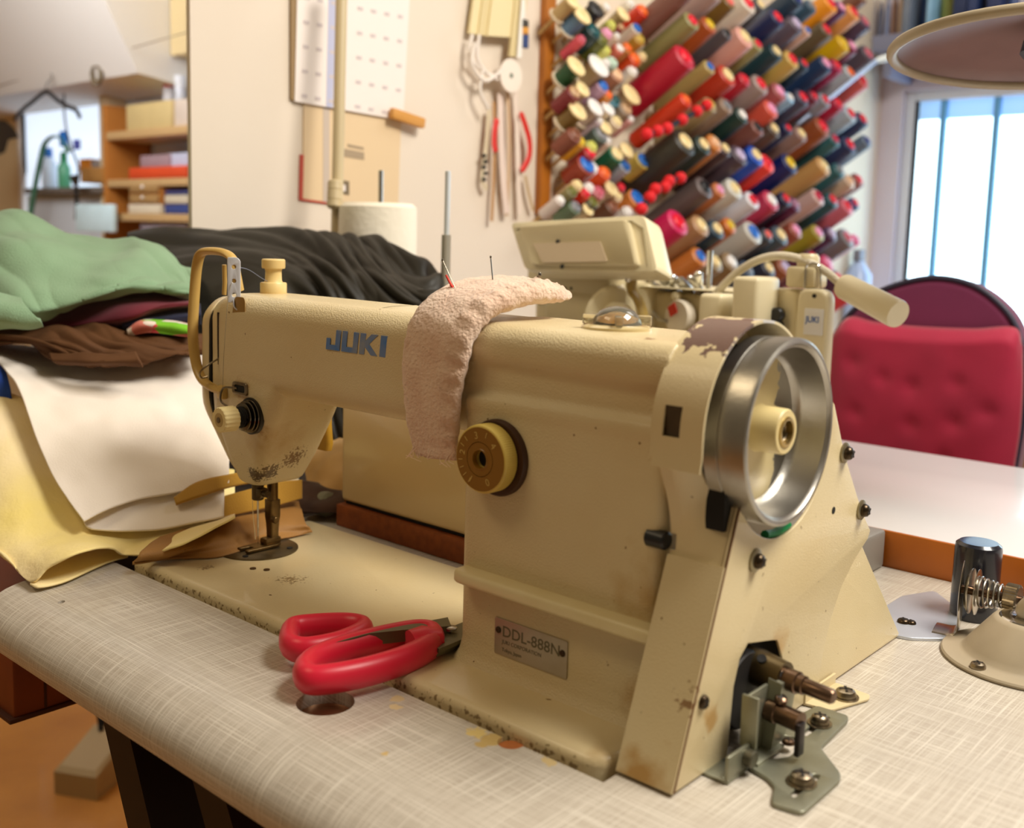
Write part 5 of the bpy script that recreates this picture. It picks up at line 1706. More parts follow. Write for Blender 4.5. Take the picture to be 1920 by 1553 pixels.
# ------------------------------------------------------------------ thread rack on the left wall
XW = -380
y0 = on(1034, 200, 0, -374).y
rk = thing('thread_rack', 'white wall rack board with slanting pegs and an orange-brown wooden side strip', 'rack', (-376, 1600, 0))
obj('board', MB().box(-379.5, -373, y0, 2270, 40, 900, 1), mat('rack_board_white', S(226, 212, 190), .7), rk)
pa = on(1024, 0, 0, -372)
pw = 1950 * .001
ya, yb = on(1014, 200, 0, -372).y, on(1034, 200, 0, -372).y
zl = on(1016, 402, 0, -372).z
obj('side_strip', MB().box(-379.5, -366, ya, yb - 2, zl, 900, 1.5), mat('orange_brown_strip', S(184, 110, 30), .5, var=.4, vscale=20), rk)
AX = Vector((math.cos(R(33)), 0, math.sin(R(33))))
A1 = Vector((0, 1, 0))
A2 = AX.cross(A1)
CAPC = {'red': (226, 18, 48), 'crimson': (196, 20, 66), 'rose': (200, 92, 110), 'coral': (236, 110, 100), 'pink': (236, 160, 196), 'yellow': (224, 190, 40), 'gold': (206, 176, 80), 'orange': (240, 110, 40),
        'cream': (236, 214, 158), 'white': (238, 234, 230), 'tan': (196, 160, 120), 'peach': (232, 190, 150), 'blue': (36, 110, 200), 'navy': (40, 50, 130), 'black': (26, 26, 28), 'grey': (130, 130, 134),
        'lilac': (196, 180, 210), 'mauve': (170, 120, 150), 'teal': (10, 80, 84), 'lime': (206, 206, 100), 'olive': (110, 110, 40), 'mint': (190, 214, 196), 'brown': (130, 80, 56)}
m_thr = mat('wound_thread', S(200, 200, 200), .42, objcolor=True, bump=.3, bscale=26, spec=.7)
m_cap = mat('coloured_plastic_core', S(200, 200, 200), .4, objcolor=True)
mb = MB().lathe([(.30, 0), (.46, .012), (.5, .04), (.46, .955), (.45, .98), (.41, .995), (.25, .995), (.23, .97)], (0, 0, 0), (0, 0, 1), 24)


def unit(mb_, name):
    me = bpy.data.meshes.new(name)
    me.from_pydata([tuple(p) for p in mb_.v], [], mb_.f)
    b_ = bmesh.new(); b_.from_mesh(me)
    bmesh.ops.recalc_face_normals(b_, faces=b_.faces)
    b_.to_mesh(me); b_.free()
    me.shade_smooth()
    me.set_sharp_from_angle(angle=R(40))
    return me


cone_me = unit(mb, 'thread_cone'); cone_me.materials.append(m_thr)
cap_me = unit(MB().lathe([(.22, .95), (.25, .985), (.27, 1.005), (.25, 1.02), (.12, 1.025), (.10, 1.0), (.01, 1.0)], (0, 0, 0), (0, 0, 1), 20), 'core_tip'); cap_me.materials.append(m_cap)
base_me = unit(MB().lathe([(.33, -.03), (.36, -.01), (.36, .02), (.2, .02)], (0, 0, 0), (0, 0, 1), 20), 'core_base'); base_me.materials.append(mat('core_ivory', S(222, 206, 180), .5))
spool_me = unit(MB().lathe([(.36, .08), (.40, .1), (.40, .9), (.36, .92)], (0, 0, 0), (0, 0, 1), 20), 'thread_spool'); spool_me.materials.append(m_thr)
slim_me = unit(MB().lathe([(.44, .04), (.5, .07), (.5, .92), (.44, .95)], (0, 0, 0), (0, 0, 1), 20), 'slim_spool'); slim_me.materials.append(m_thr)
fl_me = unit(MB().lathe([(.49, -.0), (.5, .02), (.5, .09), (.42, .1), (.1, .1)], (0, 0, 0), (0, 0, 1), 20), 'flange_base'); fl_me.materials.append(mat('core_ivory', S(222, 206, 180), .5))
ft_me = unit(MB().lathe([(.42, .89), (.5, .9), (.5, .97), (.46, .99), (.14, 1.0), (.12, .96), (.01, .96)], (0, 0, 0), (0, 0, 1), 20), 'flange'); ft_me.materials.append(m_cap)
fs_me = unit(MB().lathe([(.36, .93), (.40, .95), (.40, 1.0), (.36, 1.03), (.12, 1.03), (.1, .98), (.01, .98)], (0, 0, 0), (0, 0, 1), 16), 'core_tip_slim'); fs_me.materials.append(m_cap)
peg_me = bpy.data.meshes.new('peg')
mbp = MB().cyl((0, 0, 0), (0, 0, .075), .0032, seg=8)
peg_me = unit(mbp, 'peg'); peg_me.materials.append(mat('peg_wood', S(206, 170, 110), .6))


def child(name, me, parent, color=None):
    o = bpy.data.objects.new(name, me)
    COL.objects.link(o)
    o.parent = parent
    if color:
        o.color = color
    return o


def place(name, me, tip, dia, ln, color, label, cat, group):
    o = bpy.data.objects.new(name, me)
    COL.objects.link(o)
    base = tip - AX * ln
    o.matrix_world = Matrix.Translation(base / 1000) @ AXM((0, 0, 0), A1, A2, AX).to_4x4() @ Matrix.Diagonal((dia / 1000, dia / 1000, ln / 1000, 1))
    o.color = color
    tag(o, label, cat, group)
    # its peg, from the board up into the core
    pg = bpy.data.objects.new('peg', peg_me)
    COL.objects.link(pg)
    st_ = base - AX * ((base.x + 374) / AX.x)
    pg.parent = rk
    L_ = ((base - st_).length + ln * .5) / 75.0
    pg.matrix_local = Matrix.Translation((st_ - ORG[rk.name]) / 1000) @ AXM((0, 0, 0), A1, A2, AX).to_4x4() @ Matrix.Diagonal((1, 1, L_, 1))
    return o


art = lambda w: 'an' if w[0] in 'aeiou' else 'a'
for (y, z, dia, r_, g_, b_, nm, cp) in CONES:
    ln = 140 if dia > 36 else 128
    dia *= 1.16
    c = S(r_, g_, b_)
    o = place('thread_cone', cone_me, V(-240, y, z), dia, ln, c, '%s cone of sewing thread with %s %s tip on the wall rack' % (nm, art(cp), cp), 'thread cone', 'thread cones on the wall rack')
    child('core_tip', cap_me, o, S(*CAPC[cp]))
    child('core_base', base_me, o)
for (y, z, dia, r_, g_, b_, nm, cp, ty_) in SPOOLS:
    dia *= 1.15
    c = S(r_, g_, b_)
    if ty_ == 'W':
        o = place('thread_spool', spool_me, V(-305, y, z), dia, 42, c, '%s thread on a small flanged spool with %s rim on the wall rack' % (nm, cp), 'thread spool', 'small spools on the wall rack')
        child('flange', ft_me, o, S(*CAPC[cp]))
        child('flange', fl_me, o)
    else:
        o = place('thread_spool', slim_me, V(-305, y, z), dia, 48, c, '%s thread on a slim little tube spool with %s end on the wall rack' % (nm, cp), 'thread spool', 'small spools on the wall rack')
        child('core_tip', fs_me, o, S(*CAPC[cp]))
# red bobble strings hanging over the cones
m_bob = mat('red_bobble', S(214, 14, 26), .7)
for lst, nm in (([(1212, 252), (1232, 246), (1250, 241), (1278, 225), (1306, 209), (1324, 198)], 'red and black bobble string below the orange red cone'),
                ([(1202, 392), (1218, 370), (1228, 355), (1246, 351), (1254, 340), (1275, 334)], 'red bobble string below the large black olive cone')):
    P_ = [on(a, b_, 0, -222) for a, b_ in lst]
    t = thing('bobble_string', nm, 'trim', P_[0])
    obj('string', MB().tube(catmull(P_, 30), 4.5, 8), mat('black_cord', S(22, 20, 36), .8), t)
    for q in P_:
        obj('bobble', MB().sphere(q + V(2, -2, 0), 10.5, seg=14, rings=9), m_bob, t)
# white-tipped steel rail beside the rack
a_, b2 = on(1560, 186, 0, -205), on(1642, 114, 0, -205)
e_ = on(1680, 104, 0, -175)
rl = thing('rack_rail', 'thin pale steel rail with a white end cap beside the thread rack', 'rail', a_)
obj('rod', MB().cyl(a_ - AX * 90, b2, 4.5, 4.5, seg=12), mat('pale_rail', S(170, 186, 214), .3, .6), rl)
obj('end_cap', MB().tube([b2, b2.lerp(e_, .3), e_], [5, 8, 8], 14), mat('white_cap', S(232, 244, 246), .4), rl)

# ------------------------------------------------------------------ things on the left wall
XN = -377


def wp(px, py, x=XN):
    return on(px, py, 0, x)


def wall_sheet(name, quad, x, th, m, parent=None):
    P_ = [wp(px, py, x) for px, py in quad]
    mb_ = MB()
    mb_.prism([(p.y, p.z) for p in P_], th, YZ(x - th))
    return obj(name, mb_, m, parent, smooth=False)


cal = thing('wall_calendar', 'white paper wall calendar with rows of small dates and a blue column', 'calendar', wp(650, 200))
m_pap = mat('calendar_paper', S(236, 226, 220), .8)
wall_sheet('page', [(553, 190), (756, 226), (770, -40), (558, -40)], -374, 2, m_pap, cal)
wall_sheet('page_shadow', [(546, 186), (556, 190), (560, -40), (546, -40)], -375.5, 4, mat('page_shadow_brown', S(150, 124, 88), .8), cal)  # brown strip stands in for the shadow along the page edge
wall_sheet('weekend_column', [(612, 200), (624, 202), (632, -40), (617, -40)], -373.6, .4, mat('blue_print', S(186, 188, 214), .8), cal)
m_date = mat('date_print', S(204, 192, 192), .8)
for row in range(5):
    for colu in range(8):
        if colu == 3:
            continue
        px = 570 + colu * 25 - row * 1.2 + 6
        py = 28 + row * 46 - 32 + colu * 5.0
        p = wp(px, py, -373.4)
        obj('date', MB().box(-373.9, -373.4, p.y - 4.5, p.y + 4.5, p.z - 2.2, p.z + 2.2), m_date, cal, smooth=False)
cb = thing('card_folder', 'beige cardboard folder with barcode and red edge hanging under the calendar', 'folder', wp(650, 370))
wall_sheet('board', [(568, 372), (746, 404), (752, 226), (570, 180)], -378, 2, mat('beige_cardboard', S(222, 196, 158), .8), cb)
wall_sheet('fold', [(606, 378), (618, 380), (618, 190), (606, 188)], -377.6, .6, mat('fold_grey', S(196, 180, 166), .8), cb)
wall_sheet('red_edge', [(561, 374), (568, 372), (570, 290), (563, 290)], -377.8, 2, mat('red_edge', S(184, 72, 54), .7), cb)
wall_sheet('bottom_edge', [(561, 376), (622, 384), (622, 380), (566, 372)], -377.8, 2, mat('red_edge', S(184, 72, 54), .7), cb)
wall_sheet('barcode', [(642, 293), (683, 300), (683, 286), (642, 278)], -377.4, .6, mat('barcode_grey', S(166, 146, 120), .8), cb)
wall_sheet('imprint', [(652, 275), (682, 281), (682, 276), (652, 270)], -377.4, .6, mat('barcode_grey', S(166, 146, 120), .8), cb)
wall_sheet('logo_square', [(632, 362), (655, 366), (655, 340), (632, 336)], -377.4, .6, mat('logo_brown', S(120, 104, 80), .8), cb)
wall_sheet('logo_inner', [(637, 357), (648, 359), (648, 347), (637, 345)], -376.6, .6, m_pap, cb)
pk_ = wp(764, 222, -366)
mb = MB().box(-32, 32, -5, 5, -7.5, 7.5, 2, M=Matrix.Translation(pk_) @ Matrix.Rotation(R(90), 4, 'Z') @ Matrix.Rotation(R(8), 4, 'Y'))
tg = tag(obj('wooden_peg', mb, mat('light_wood', S(206, 146, 66), .55)), 'small light wooden peg bar fixed to the wall beside the calendar', 'peg')
obj('nail', MB().cyl(pk_ + V(-16, 0, 0), pk_, 2.5), m_steel, tg)

# hanging rulers, discs and tapes
hg = thing('ruler_bundle', 'bundle of cream wooden rulers hanging on the wall beside the rack', 'rulers', wp(930, 110))
for i, (xa, xb, yb_) in enumerate(((880, 900, 62), (897, 918, 65), (914, 960, 67), (956, 978, 105))):
    x = -366 + i * 3
    wall_sheet('ruler', [(xa, yb_), (xb, yb_ + 3), (xb + 14, -40), (xa + 14, -40)], x, 5, mat('cream_ruler_%d' % (i % 2), S(228, 212, 166) if i % 2 == 0 else S(216, 198, 150), .5), hg)
wall_sheet('white_ruler', [(970, 108), (978, 108), (988, -40), (982, -40)], -352, 3, m_white, hg)
gd = thing('paper_disc', 'round white cardboard disc with a centre hole hanging on the wall', 'disc', wp(957, 140))
p = wp(957, 142, -356)
obj('disc', MB().lathe([(3, 0), (26, 0), (26, 2), (3, 2)], p, (1, 0, 0), 36, closed=True), mat('white_card', S(236, 224, 210), .8), gd)
obj('eyelet', MB().lathe([(2, -.5), (4, -.5), (4, 2.6), (2, 2.6)], p, (1, 0, 0), 16, closed=True), mat('green_eyelet', S(120, 136, 120), .4), gd)
m_cord = mat('white_cord', S(232, 222, 212), .7)
for i, (path, lb_) in enumerate((([(885, 65), (880, 100), (900, 130), (930, 142), (948, 120)], 'widest white string loop hanging from the ruler bundle to the paper disc'), ([(898, 65), (895, 110), (915, 140), (935, 150)], 'straight white string hanging from between two rulers'),
                             ([(905, 130), (900, 170), (915, 205)], 'short white string end holding the beige measuring tape'), ([(890, 80), (884, 120), (905, 150), (925, 145), (945, 125)], 'inner white string loop passing behind the paper disc'))):
    tag(obj('string_loop', MB().tube(catmull([wp(a, b_, -362 + i * 2) for a, b_ in path], 26), 3.0, 7), m_cord), lb_, 'string', 'white strings by the rulers')
for (path, w, rgb, nm, lab) in (([(918, 205), (914, 250), (910, 290), (905, 335), (912, 355)], 5, (206, 190, 160), 'measuring_tape', 'thin beige measuring tape with dark marks hanging beside the rack'),
                                ([(926, 190), (927, 260), (926, 330), (922, 415)], 3.5, (176, 130, 80), 'brown_string', 'thin brown string hanging straight down beside the rack'),
                                ([(938, 175), (940, 260), (944, 340), (950, 400)], 7, (226, 206, 194), 'cotton_tape', 'broad pale cotton tape hanging under the paper disc'),
                                ([(952, 172), (955, 250), (954, 320), (950, 405)], 4, (196, 164, 130), 'tan_tape', 'thin tan tape hanging under the paper disc'),
                                ([(966, 170), (970, 250), (972, 330), (975, 402)], 5.5, (230, 214, 200), 'ivory_tape', 'ivory tape with a split end hanging under the paper disc'),
                                ([(985, 330), (992, 365), (1000, 395)], 3.5, (188, 160, 120), 'short_string', 'short brown string end hanging low near the wooden strip')):
    tag(obj(nm, MB().tube(catmull([wp(a, b_, -368) for a, b_ in path], 24), w, 8, flat=.25, up=(0, 1, 0)), mat(nm + '_mat', S(*rgb), .8)), lab, 'tape')
for k in range(6):
    pass
tp_ = bpy.data.objects['measuring_tape']
for k, py in enumerate((292, 303, 313, 325, 336)):
    p = wp(908 + (k % 2) * 3, py, -365)
    obj('mark', MB().box(-366, -364.4, p.y - 4, p.y + 4, p.z - 2.5, p.z + 2.5), m_dark, tp_)
for path, lab in (([(976, 210), (985, 235), (993, 265), (992, 295), (978, 322)], 'red curved ruler edge hanging near the wooden strip'), ([(932, 222), (928, 245), (927, 270), (930, 285)], 'red strap hanging between the cords')):
    tag(obj('red_curve', MB().tube(catmull([wp(a, b_, -362) for a, b_ in path], 20), [2.5] + [6] * 18 + [4], 8, flat=.35, up=(0, 1, 0)), mat('red_ruler', S(212, 48, 40), .5)), lab, 'ruler')
p1 = wp(985, 60, -355)
cl = thing('clip_tag', 'small dark and orange clip tag hanging beside the white ruler', 'clip', wp(985, 90))
for py, rgb, s_ in ((45, (60, 56, 50), 7), (58, (214, 150, 60), 8), (76, (50, 70, 120), 12)):
    p = wp(985, py, -352)
    obj('clip_piece', MB().box(-356, -350, p.y - 7, p.y + 7, p.z - s_, p.z + s_, 2), mat('clip_%d' % py, S(*rgb), .5), cl)
obj('clip_string', MB().cyl(wp(984, 40, -353), wp(984, -30, -353), 1.2, seg=6), m_cord, cl)

# ------------------------------------------------------------------ shelf above the window with bottles and books
sh_z = on(1700, 92, 1, 2180)
shf = thing('wall_shelf', 'blue-grey wall shelf above the window', 'shelf', (300, 2270, sh_z.z))
zt_ = on(1700, 62, 1, 2180).z
m_shelf = mat('blue_grey_shelf', S(128, 132, 158), .5)
obj('board', MB().box(-340, 1100, 2170, 2348, sh_z.z, zt_, 2), m_shelf, shf)
obj('bracket', MB().box(-320, -300, 2200, 2348, sh_z.z - 60, sh_z.z, 2), m_shelf, shf)
obj('bracket', MB().box(800, 820, 2200, 2348, sh_z.z - 60, sh_z.z, 2), m_shelf, shf)
items = [(1616, 1628, 'bottle', (112, 116, 122)), (1630, 1643, 'bottle', (150, 140, 140)), (1646, 1656, 'bottle', (92, 96, 120)), (1659, 1668, 'bottle', (136, 150, 190)), (1671, 1682, 'bottle', (164, 128, 112)), (1684, 1694, 'bottle', (214, 184, 150)),
         (1697, 1706, 'bottle', (140, 170, 214)), (1708, 1722, 'book', (120, 132, 150)), (1725, 1751, 'bottle', (24, 62, 110)), (1753, 1761, 'book', (150, 200, 236)), (1764, 1798, 'jar', (150, 156, 70)), (1801, 1826, 'book', (22, 44, 88)),
         (1828, 1846, 'book', (40, 60, 108)), (1848, 1862, 'bottle', (128, 136, 160)), (1864, 1886, 'book', (34, 52, 100)), (1888, 1908, 'bottle', (70, 90, 140))]
names = ['dull grey', 'warm grey', 'blue grey', 'light blue grey', 'brownish pink', 'peach cream', 'pale blue', 'slate', 'deep blue', 'sky blue', 'olive yellow', 'dark navy', 'dusky navy', 'silver grey', 'marine', 'steel blue']
for (xa, xb, kd, rgb), cn in zip(items, names):
    a_, b2 = on(xa, 40, 1, 2250), on(xb, 40, 1, 2250)
    cx, w = (a_.x + b2.x) / 2, (b2.x - a_.x) / 2
    mm_ = mat('shelf_' + cn.replace(' ', '_'), S(*rgb), .4, var=.4, vscale=40)
    hgt = 95 + (xa * 7 % 40)
    if kd == 'book':
        t = thing('book', cn + ' upright book on the shelf above the window', 'book', (cx, 2250, zt_), 'things on the shelf above the window')
        obj('cover', MB().box(cx - w, cx + w, 2190, 2320, zt_ + .5, zt_ + hgt + 20, 2), mm_, t)
        obj('pages', MB().box(cx - w * .8, cx + w * .8, 2193, 2318, zt_ + hgt + 20, zt_ + hgt + 20.8), m_pap, t)
    else:
        t = thing(kd, cn + ' ' + kd + ' on the shelf above the window', kd, (cx, 2250, zt_), 'things on the shelf above the window')
        obj('body', MB().lathe([(w * .95, .5), (w, 3), (w, hgt * .75), (w * .5, hgt * .9), (w * .45, hgt)], (cx, 2250, zt_), (0, 0, 1), 24), mm_, t)
        obj('cap', MB().lathe([(w * .5, hgt), (w * .52, hgt + 2), (w * .52, hgt + 16), (.1, hgt + 17)], (cx, 2250, zt_), (0, 0, 1), 20), m_white, t)
# blue spray bottle standing beyond the machine lamp, near the window corner
p = on(1608, 530, 1, 2200)
t = thing('spray_bottle', 'pale blue spray bottle beside the window reveal', 'bottle', (p.x, 2200, p.z - 60))
zz = on(1608, 494, 1, 2200).z
obj('body', MB().lathe([(30, p.z - 400), (34, p.z - 396), (34, zz - 30), (16, zz), (13, zz + 6)], (p.x, 2200, 0), (0, 0, 1), 28), mat('pale_blue_plastic', S(176, 200, 240), .25), t)
obj('trigger', MB().box(p.x - 10, p.x + 10, 2180, 2215, zz + 6, zz + 36, 3), mat('grey_trigger', S(120, 122, 136), .4), t)
# ------------------------------------------------------------------ white second table behind
t2 = thing('white_table', 'white laminate table with an orange-brown wooden edge behind the sewing table', 'table', (500, 650, FLOOR))
m_wt = mat('white_laminate', S(220, 218, 220), .22, coat=.2, specks=[(30, .76, .02, S(190, 178, 160))])
m_ob = mat('orange_brown_edge', S(180, 98, 18), .4, var=.3, vscale=30)
obj('tabletop', MB().box(-200, 1400, 462, 838, -10, 31, 1), m_wt, t2)
obj('edge_strip', MB().box(-200, 1400, 458.2, 462, -12, 31.6, .6), m_ob, t2)
for x in (-150, 1350):
    for y in (500, 800):
        obj('leg', MB().box(x - 25, x + 25, y - 25, y + 25, FLOOR, -10, 3), m_iron, t2)

# ------------------------------------------------------------------ red office chair
ch = thing('red_chair', 'red tufted office chair with a rounded purple-topped backrest behind the white table', 'chair', (260, 1050, FLOOR))
YC = 1000
sil = [(1540, 900), (1544, 720), (1556, 650), (1586, 595), (1636, 552), (1700, 528), (1760, 521), (1822, 535), (1872, 570), (1904, 615), (1921, 690), (1917, 780), (1897, 900)]
P2 = [on(a, b_, 1, YC) for a, b_ in sil]
poly = [(p.x, p.z) for p in catmull([V(p.x, 0, p.z) for p in P2], 60)]
m_chr = fab('crimson_velour', S(158, 2, 52), S(134, 0, 44), .75, .2, 500, .2)
m_chp = fab('purple_red_fabric', S(100, 6, 60), S(84, 4, 54), .75, .2, 500, .15)
m_trim = mat('dark_navy_trim', S(34, 30, 52), .5)
cxm = sum(p[0] for p in poly) / len(poly)
czm = sum(p[1] for p in poly) / len(poly)
obj('back_shell', MB().me(curve_mesh([poly], 50, 12, 4), AXM((0, YC + 26, 0), (1, 0, 0), (0, 0, 1), (0, -1, 0))), m_chp, ch)
rim = [V(x, YC + 4, z) for x, z in poly]
obj('edge_trim', MB().tube(rim, 3.6, 10), m_trim, ch)
# tufted cushion
line = [(1592, 597), (1640, 605), (1700, 612), (1760, 616), (1830, 618), (1902, 616)]
bot = 905
rows_ = []
L_ = [(1544, 700), (1546, 760), (1544, 830), (1542, 905)]
tufts = [on(a, b_, 1, YC) for a, b_ in ((1612, 676), (1668, 706), (1722, 722), (1806, 716), (1618, 770), (1720, 792), (1800, 790), (1690, 860), (1780, 855), (1860, 770))]
nu, nv = 70, 50
topc = catmull([on(a, b_, 1, YC) for a, b_ in [(1556, 642)] + line + [(1916, 650)]], nu)
botc = catmull([on(a, b_, 1, YC) for a, b_ in ((1541, 905), (1600, 905), (1700, 905), (1800, 905), (1895, 905))], nu)
vs_, fs_ = [], []
for j in range(nv):
    for i in range(nu):
        q = topc[i].lerp(botc[i], j / (nv - 1))
        # follow the rounded sides
        s_ = i / (nu - 1)
        bul = 24 * (max(0, 1 - (2 * s_ - 1) ** 6)) * (max(0, min(1, j / 4)) ** .5)
        for t_ in tufts:
            d_ = math.hypot(q.x - t_.x, q.z - t_.z)
            bul -= 3 * math.exp(-(d_ / 12) ** 2)
        bul += mnoise.noise(q / 40) * 1.2
        # bow outwards at mid height
        q2 = V(q.x + (6 if s_ > .5 else -3) * abs(2 * s_ - 1) ** 4 * math.sin(j / nv * 3.1), YC - 2 - bul, q.z)
        vs_.append(q2)
for j in range(nv - 1):
    for i in range(nu - 1):
        k = j * nu + i
        fs_.append([k, k + 1, k + nu + 1, k + nu])
cu = obj('cushion', MB().add(vs_, fs_), m_chr, ch, sharp=180)
sd = cu.modifiers.new('thickness', 'SOLIDIFY'); sd.thickness = .004; sd.offset = 0
for q in tufts:
    obj('button', MB().sphere((q.x, YC - 20, q.z), 3, sy=.4, seg=10, rings=6), m_chr, cu)
zseat = -230
obj('seat', MB().box(40, 480, 760, 1030, zseat - 40, zseat + 30, 30, 4), m_chr, ch)
obj('back_bar', MB().box(230, 290, 1030, 1050, zseat - 60, 40, 6), m_trim, ch)
obj('column', MB().cyl((260, 900, FLOOR + 90), (260, 900, zseat - 40), 26, 22), m_iron, ch)
for k in range(5):
    a = R(72 * k + 10)
    e = V(260 + 260 * math.cos(a), 900 + 260 * math.sin(a), FLOOR + 62)
    obj('base_leg', MB().tube([V(260, 900, FLOOR + 100), e], [24, 15], 10), m_iron, ch)
    obj('castor', MB().sphere(e - V(0, 0, 34), 28, sy=.6, seg=14, rings=9), m_blk, ch)

# wooden door edge at the far right behind the chair
pd = on(1908, 760, 1, 1500)
tag(obj('wooden_cabinet', MB().box(pd.x, pd.x + 300, 1490, 1520, FLOOR, on(1908, 640, 1, 1500).z, 4), mat('mid_brown_wood', S(150, 112, 74), .5, var=.4, vscale=10)), 'brown wooden cabinet panel standing behind the red chair', 'cabinet')

# ------------------------------------------------------------------ second machine (overlock) on the white table
ov = thing('overlock_machine', 'cream overlock machine with box-shaped covers and a bent lamp on the white table', 'sewing machine', (90, 640, 31.5))
m_ov = mat('clean_cream_enamel', S(226, 214, 178), .32, var=.2, vscale=10)
m_ov2 = mat('grey_cream_enamel', S(208, 194, 156), .36)


def ovbox(name, pxa, pya, pxb, pyb, Y, dep, m, bev=4, parent=None):
    a_, b_ = on(pxa, pya, 1, Y), on(pxb, pyb, 1, Y)
    return obj(name, MB().box(a_.x, b_.x, Y, Y + dep, b_.z, a_.z, bev, 3), m, parent or ov)


# bed and arm down to the table
zb_ = 31.6
a_ = on(1000, 545, 1, 640)
obj('arm', MB().box(a_.x, on(1215, 600, 1, 640).x, 640, 730, zb_ + 90, on(1100, 522, 1, 640).z, 10, 3), m_ov2, ov)
obj('base', MB().box(-130, 170, 590, 760, zb_, zb_ + 95, 8, 3), m_ov2, ov)
arm2 = ovbox('head', 1205, 545, 1490, 720, 655, 60, m_ov2, 6)
ovbox('head_top', 1200, 536, 1420, 552, 640, 100, m_ov, 4)
ovbox('front_cover', 1310, 550, 1346, 690, 600, 44, m_ov, 5)
ovbox('tall_cover', 1373, 518, 1412, 690, 590, 52, m_ov, 5)
ovbox('side_body', 1440, 540, 1486, 720, 640, 40, m_ov, 5)
# rounded right-hand panel with label
a_, b_ = on(1496, 540, 1, 625), on(1543, 720, 1, 625)
poly = rpoly([(a_.x, b_.z), (b_.x, b_.z), (b_.x, a_.z), (a_.x, a_.z)], [2, 2, 30, 14], 8)
pnl = obj('end_panel', MB().me(curve_mesh([poly], 20, 4, 3), XZ(635)), m_ov, ov)
a2, b2 = on(1508, 578, 1, 622), on(1540, 630, 1, 622)
obj('label_plate', MB().box(a2.x, b2.x, 622.5, 625, b2.z, a2.z, .6), mat('label_white', S(226, 224, 220), .5), pnl)
tx = on(1510, 604, 1, 622)
obj('label_lettering', MB().me(text_mesh('JUKI', 9.5, .3, .08, sx=.86), AXM((tx.x, 622.2, tx.z), (1, 0, 0), (0, 0, 1), (0, -1, 0))), mat('label_blue', S(40, 96, 176), .5), pnl, smooth=False)
obj('panel_rivet', MB().cyl((on(1527, 555, 1, 625).x, 625.5, on(1527, 555, 1, 625).z), (on(1527, 555, 1, 625).x, 624, on(1527, 555, 1, 625).z), 2.2), m_dark, pnl)
# dark knobs between the covers
for px, py, r_ in ((1457, 590, 8), (1452, 613, 10)):
    q = on(px, py, 1, 628)
    obj('black_knob', MB().lathe([(r_, 0), (r_, 6), (r_ * .8, 8), (.1, 8)], (q.x, 632, q.z), (0, -1, 0), 24), m_blk, ov)
# tension dial with a red diamond
q = on(1264, 596, 1, 630)
dl = obj('dial', MB().lathe([(21, 0), (21, 10), (19, 12), (.1, 12)], (q.x, 650, q.z), (-.25, -1, .05), 40), mat('off_white_dial', S(224, 214, 196), .4), ov)
dc = V(q.x, 650, q.z) + Vector((-.25, -1, .05)).normalized() * 12.2 + V(-5, 0, 8)
ln_ = Vector((-.25, -1, .05)).normalized()
obj('red_diamond', MB().box(-6.5, 6.5, -6.5, 6.5, 0, .6, M=AXM(dc, Vector((1, -.25, 0)).normalized(), ln_.cross(Vector((1, -.25, 0)).normalized()), ln_) @ Matrix.Rotation(R(30), 4, 'Z')), mat('red_print', S(206, 48, 34), .5), dl)
obj('dial_lever', MB().tube(catmull([V(q.x - 40, 645, q.z + 4), V(q.x - 28, 640, q.z - 4), V(q.x - 16, 640, q.z - 6)], 10), 2.6, 8), m_steel, ov)
obj('small_knob', MB().lathe([(5, 0), (6, 6), (5, 9), (.1, 10)], (on(1264, 556, 1, 640).x, 650, on(1264, 556, 1, 640).z), (0, -1, 0), 20), m_ov, ov)
# control box: tilted housing with raised rim and recessed face
A = [on(a, b_, 1, Y) for a, b_, Y in ((957, 418, 600), (1212, 404, 600), (1238, 512, 580), (985, 508, 580))]
n_ = (A[1] - A[0]).cross(A[3] - A[0]).normalized()
if n_.y > 0:
    n_ = -n_
cA = sum(A, V(0, 0, 0)) / 4


def quad_ring(k, off, sx_=1.0):
    return [cA + (p - cA) * k + n_ * off for p in A]


def round_quad(Q, r=9, seg=4):
    o_ = Q[0]
    ex = (Q[1] - Q[0]).normalized()
    ey = n_.cross(ex)
    loc = [((p - o_).dot(ex), (p - o_).dot(ey)) for p in Q]
    return [o_ + ex * a + ey * b_ + n_ * ((Q[0] - o_).dot(n_)) for a, b_ in rpoly(loc, r, seg)]


rings = [round_quad(quad_ring(k, off), 10) for k, off in ((.86, -44), (.97, -36), (1.0, -28), (1.0, -2), (.985, 1.5), (.955, 2)) ]
cbx = obj('control_box', MB().loft(rings), m_ov, ov)
cA_s = cA
cA = cA - V(0, 0, 6) + (A[0] - A[1]) * .015
face = [round_quad(quad_ring(k, off), 7) for k, off in ((.80, 1), (.80, 9), (.78, 10.5))]
fo = obj('box_face', MB().loft(face), m_ov2, cbx)
cA = cA_s
ex = (A[1] - A[0]).normalized()
eyv = (A[3] - A[0]).normalized()
c0 = A[0] + ex * 34 + eyv * 40 + n_ * 10.5
obj('face_plate', MB().loft([[c0 + ex * a + eyv * b_ + n_ * h for a, b_ in rpoly([(0, 0), (104, 0), (104, 30), (6, 30)], 3)] for h in (0, 1.2)]), mat('warm_grey_label', S(196, 176, 146), .5), fo)
for a, b_ in ((30, -2), (24, 36)):
    obj('face_screw', MB().lathe([(3, 0), (2.6, 1.2), (.1, 1.4)], c0 + ex * (a + 10) + eyv * b_, n_, 16), m_dark, fo)
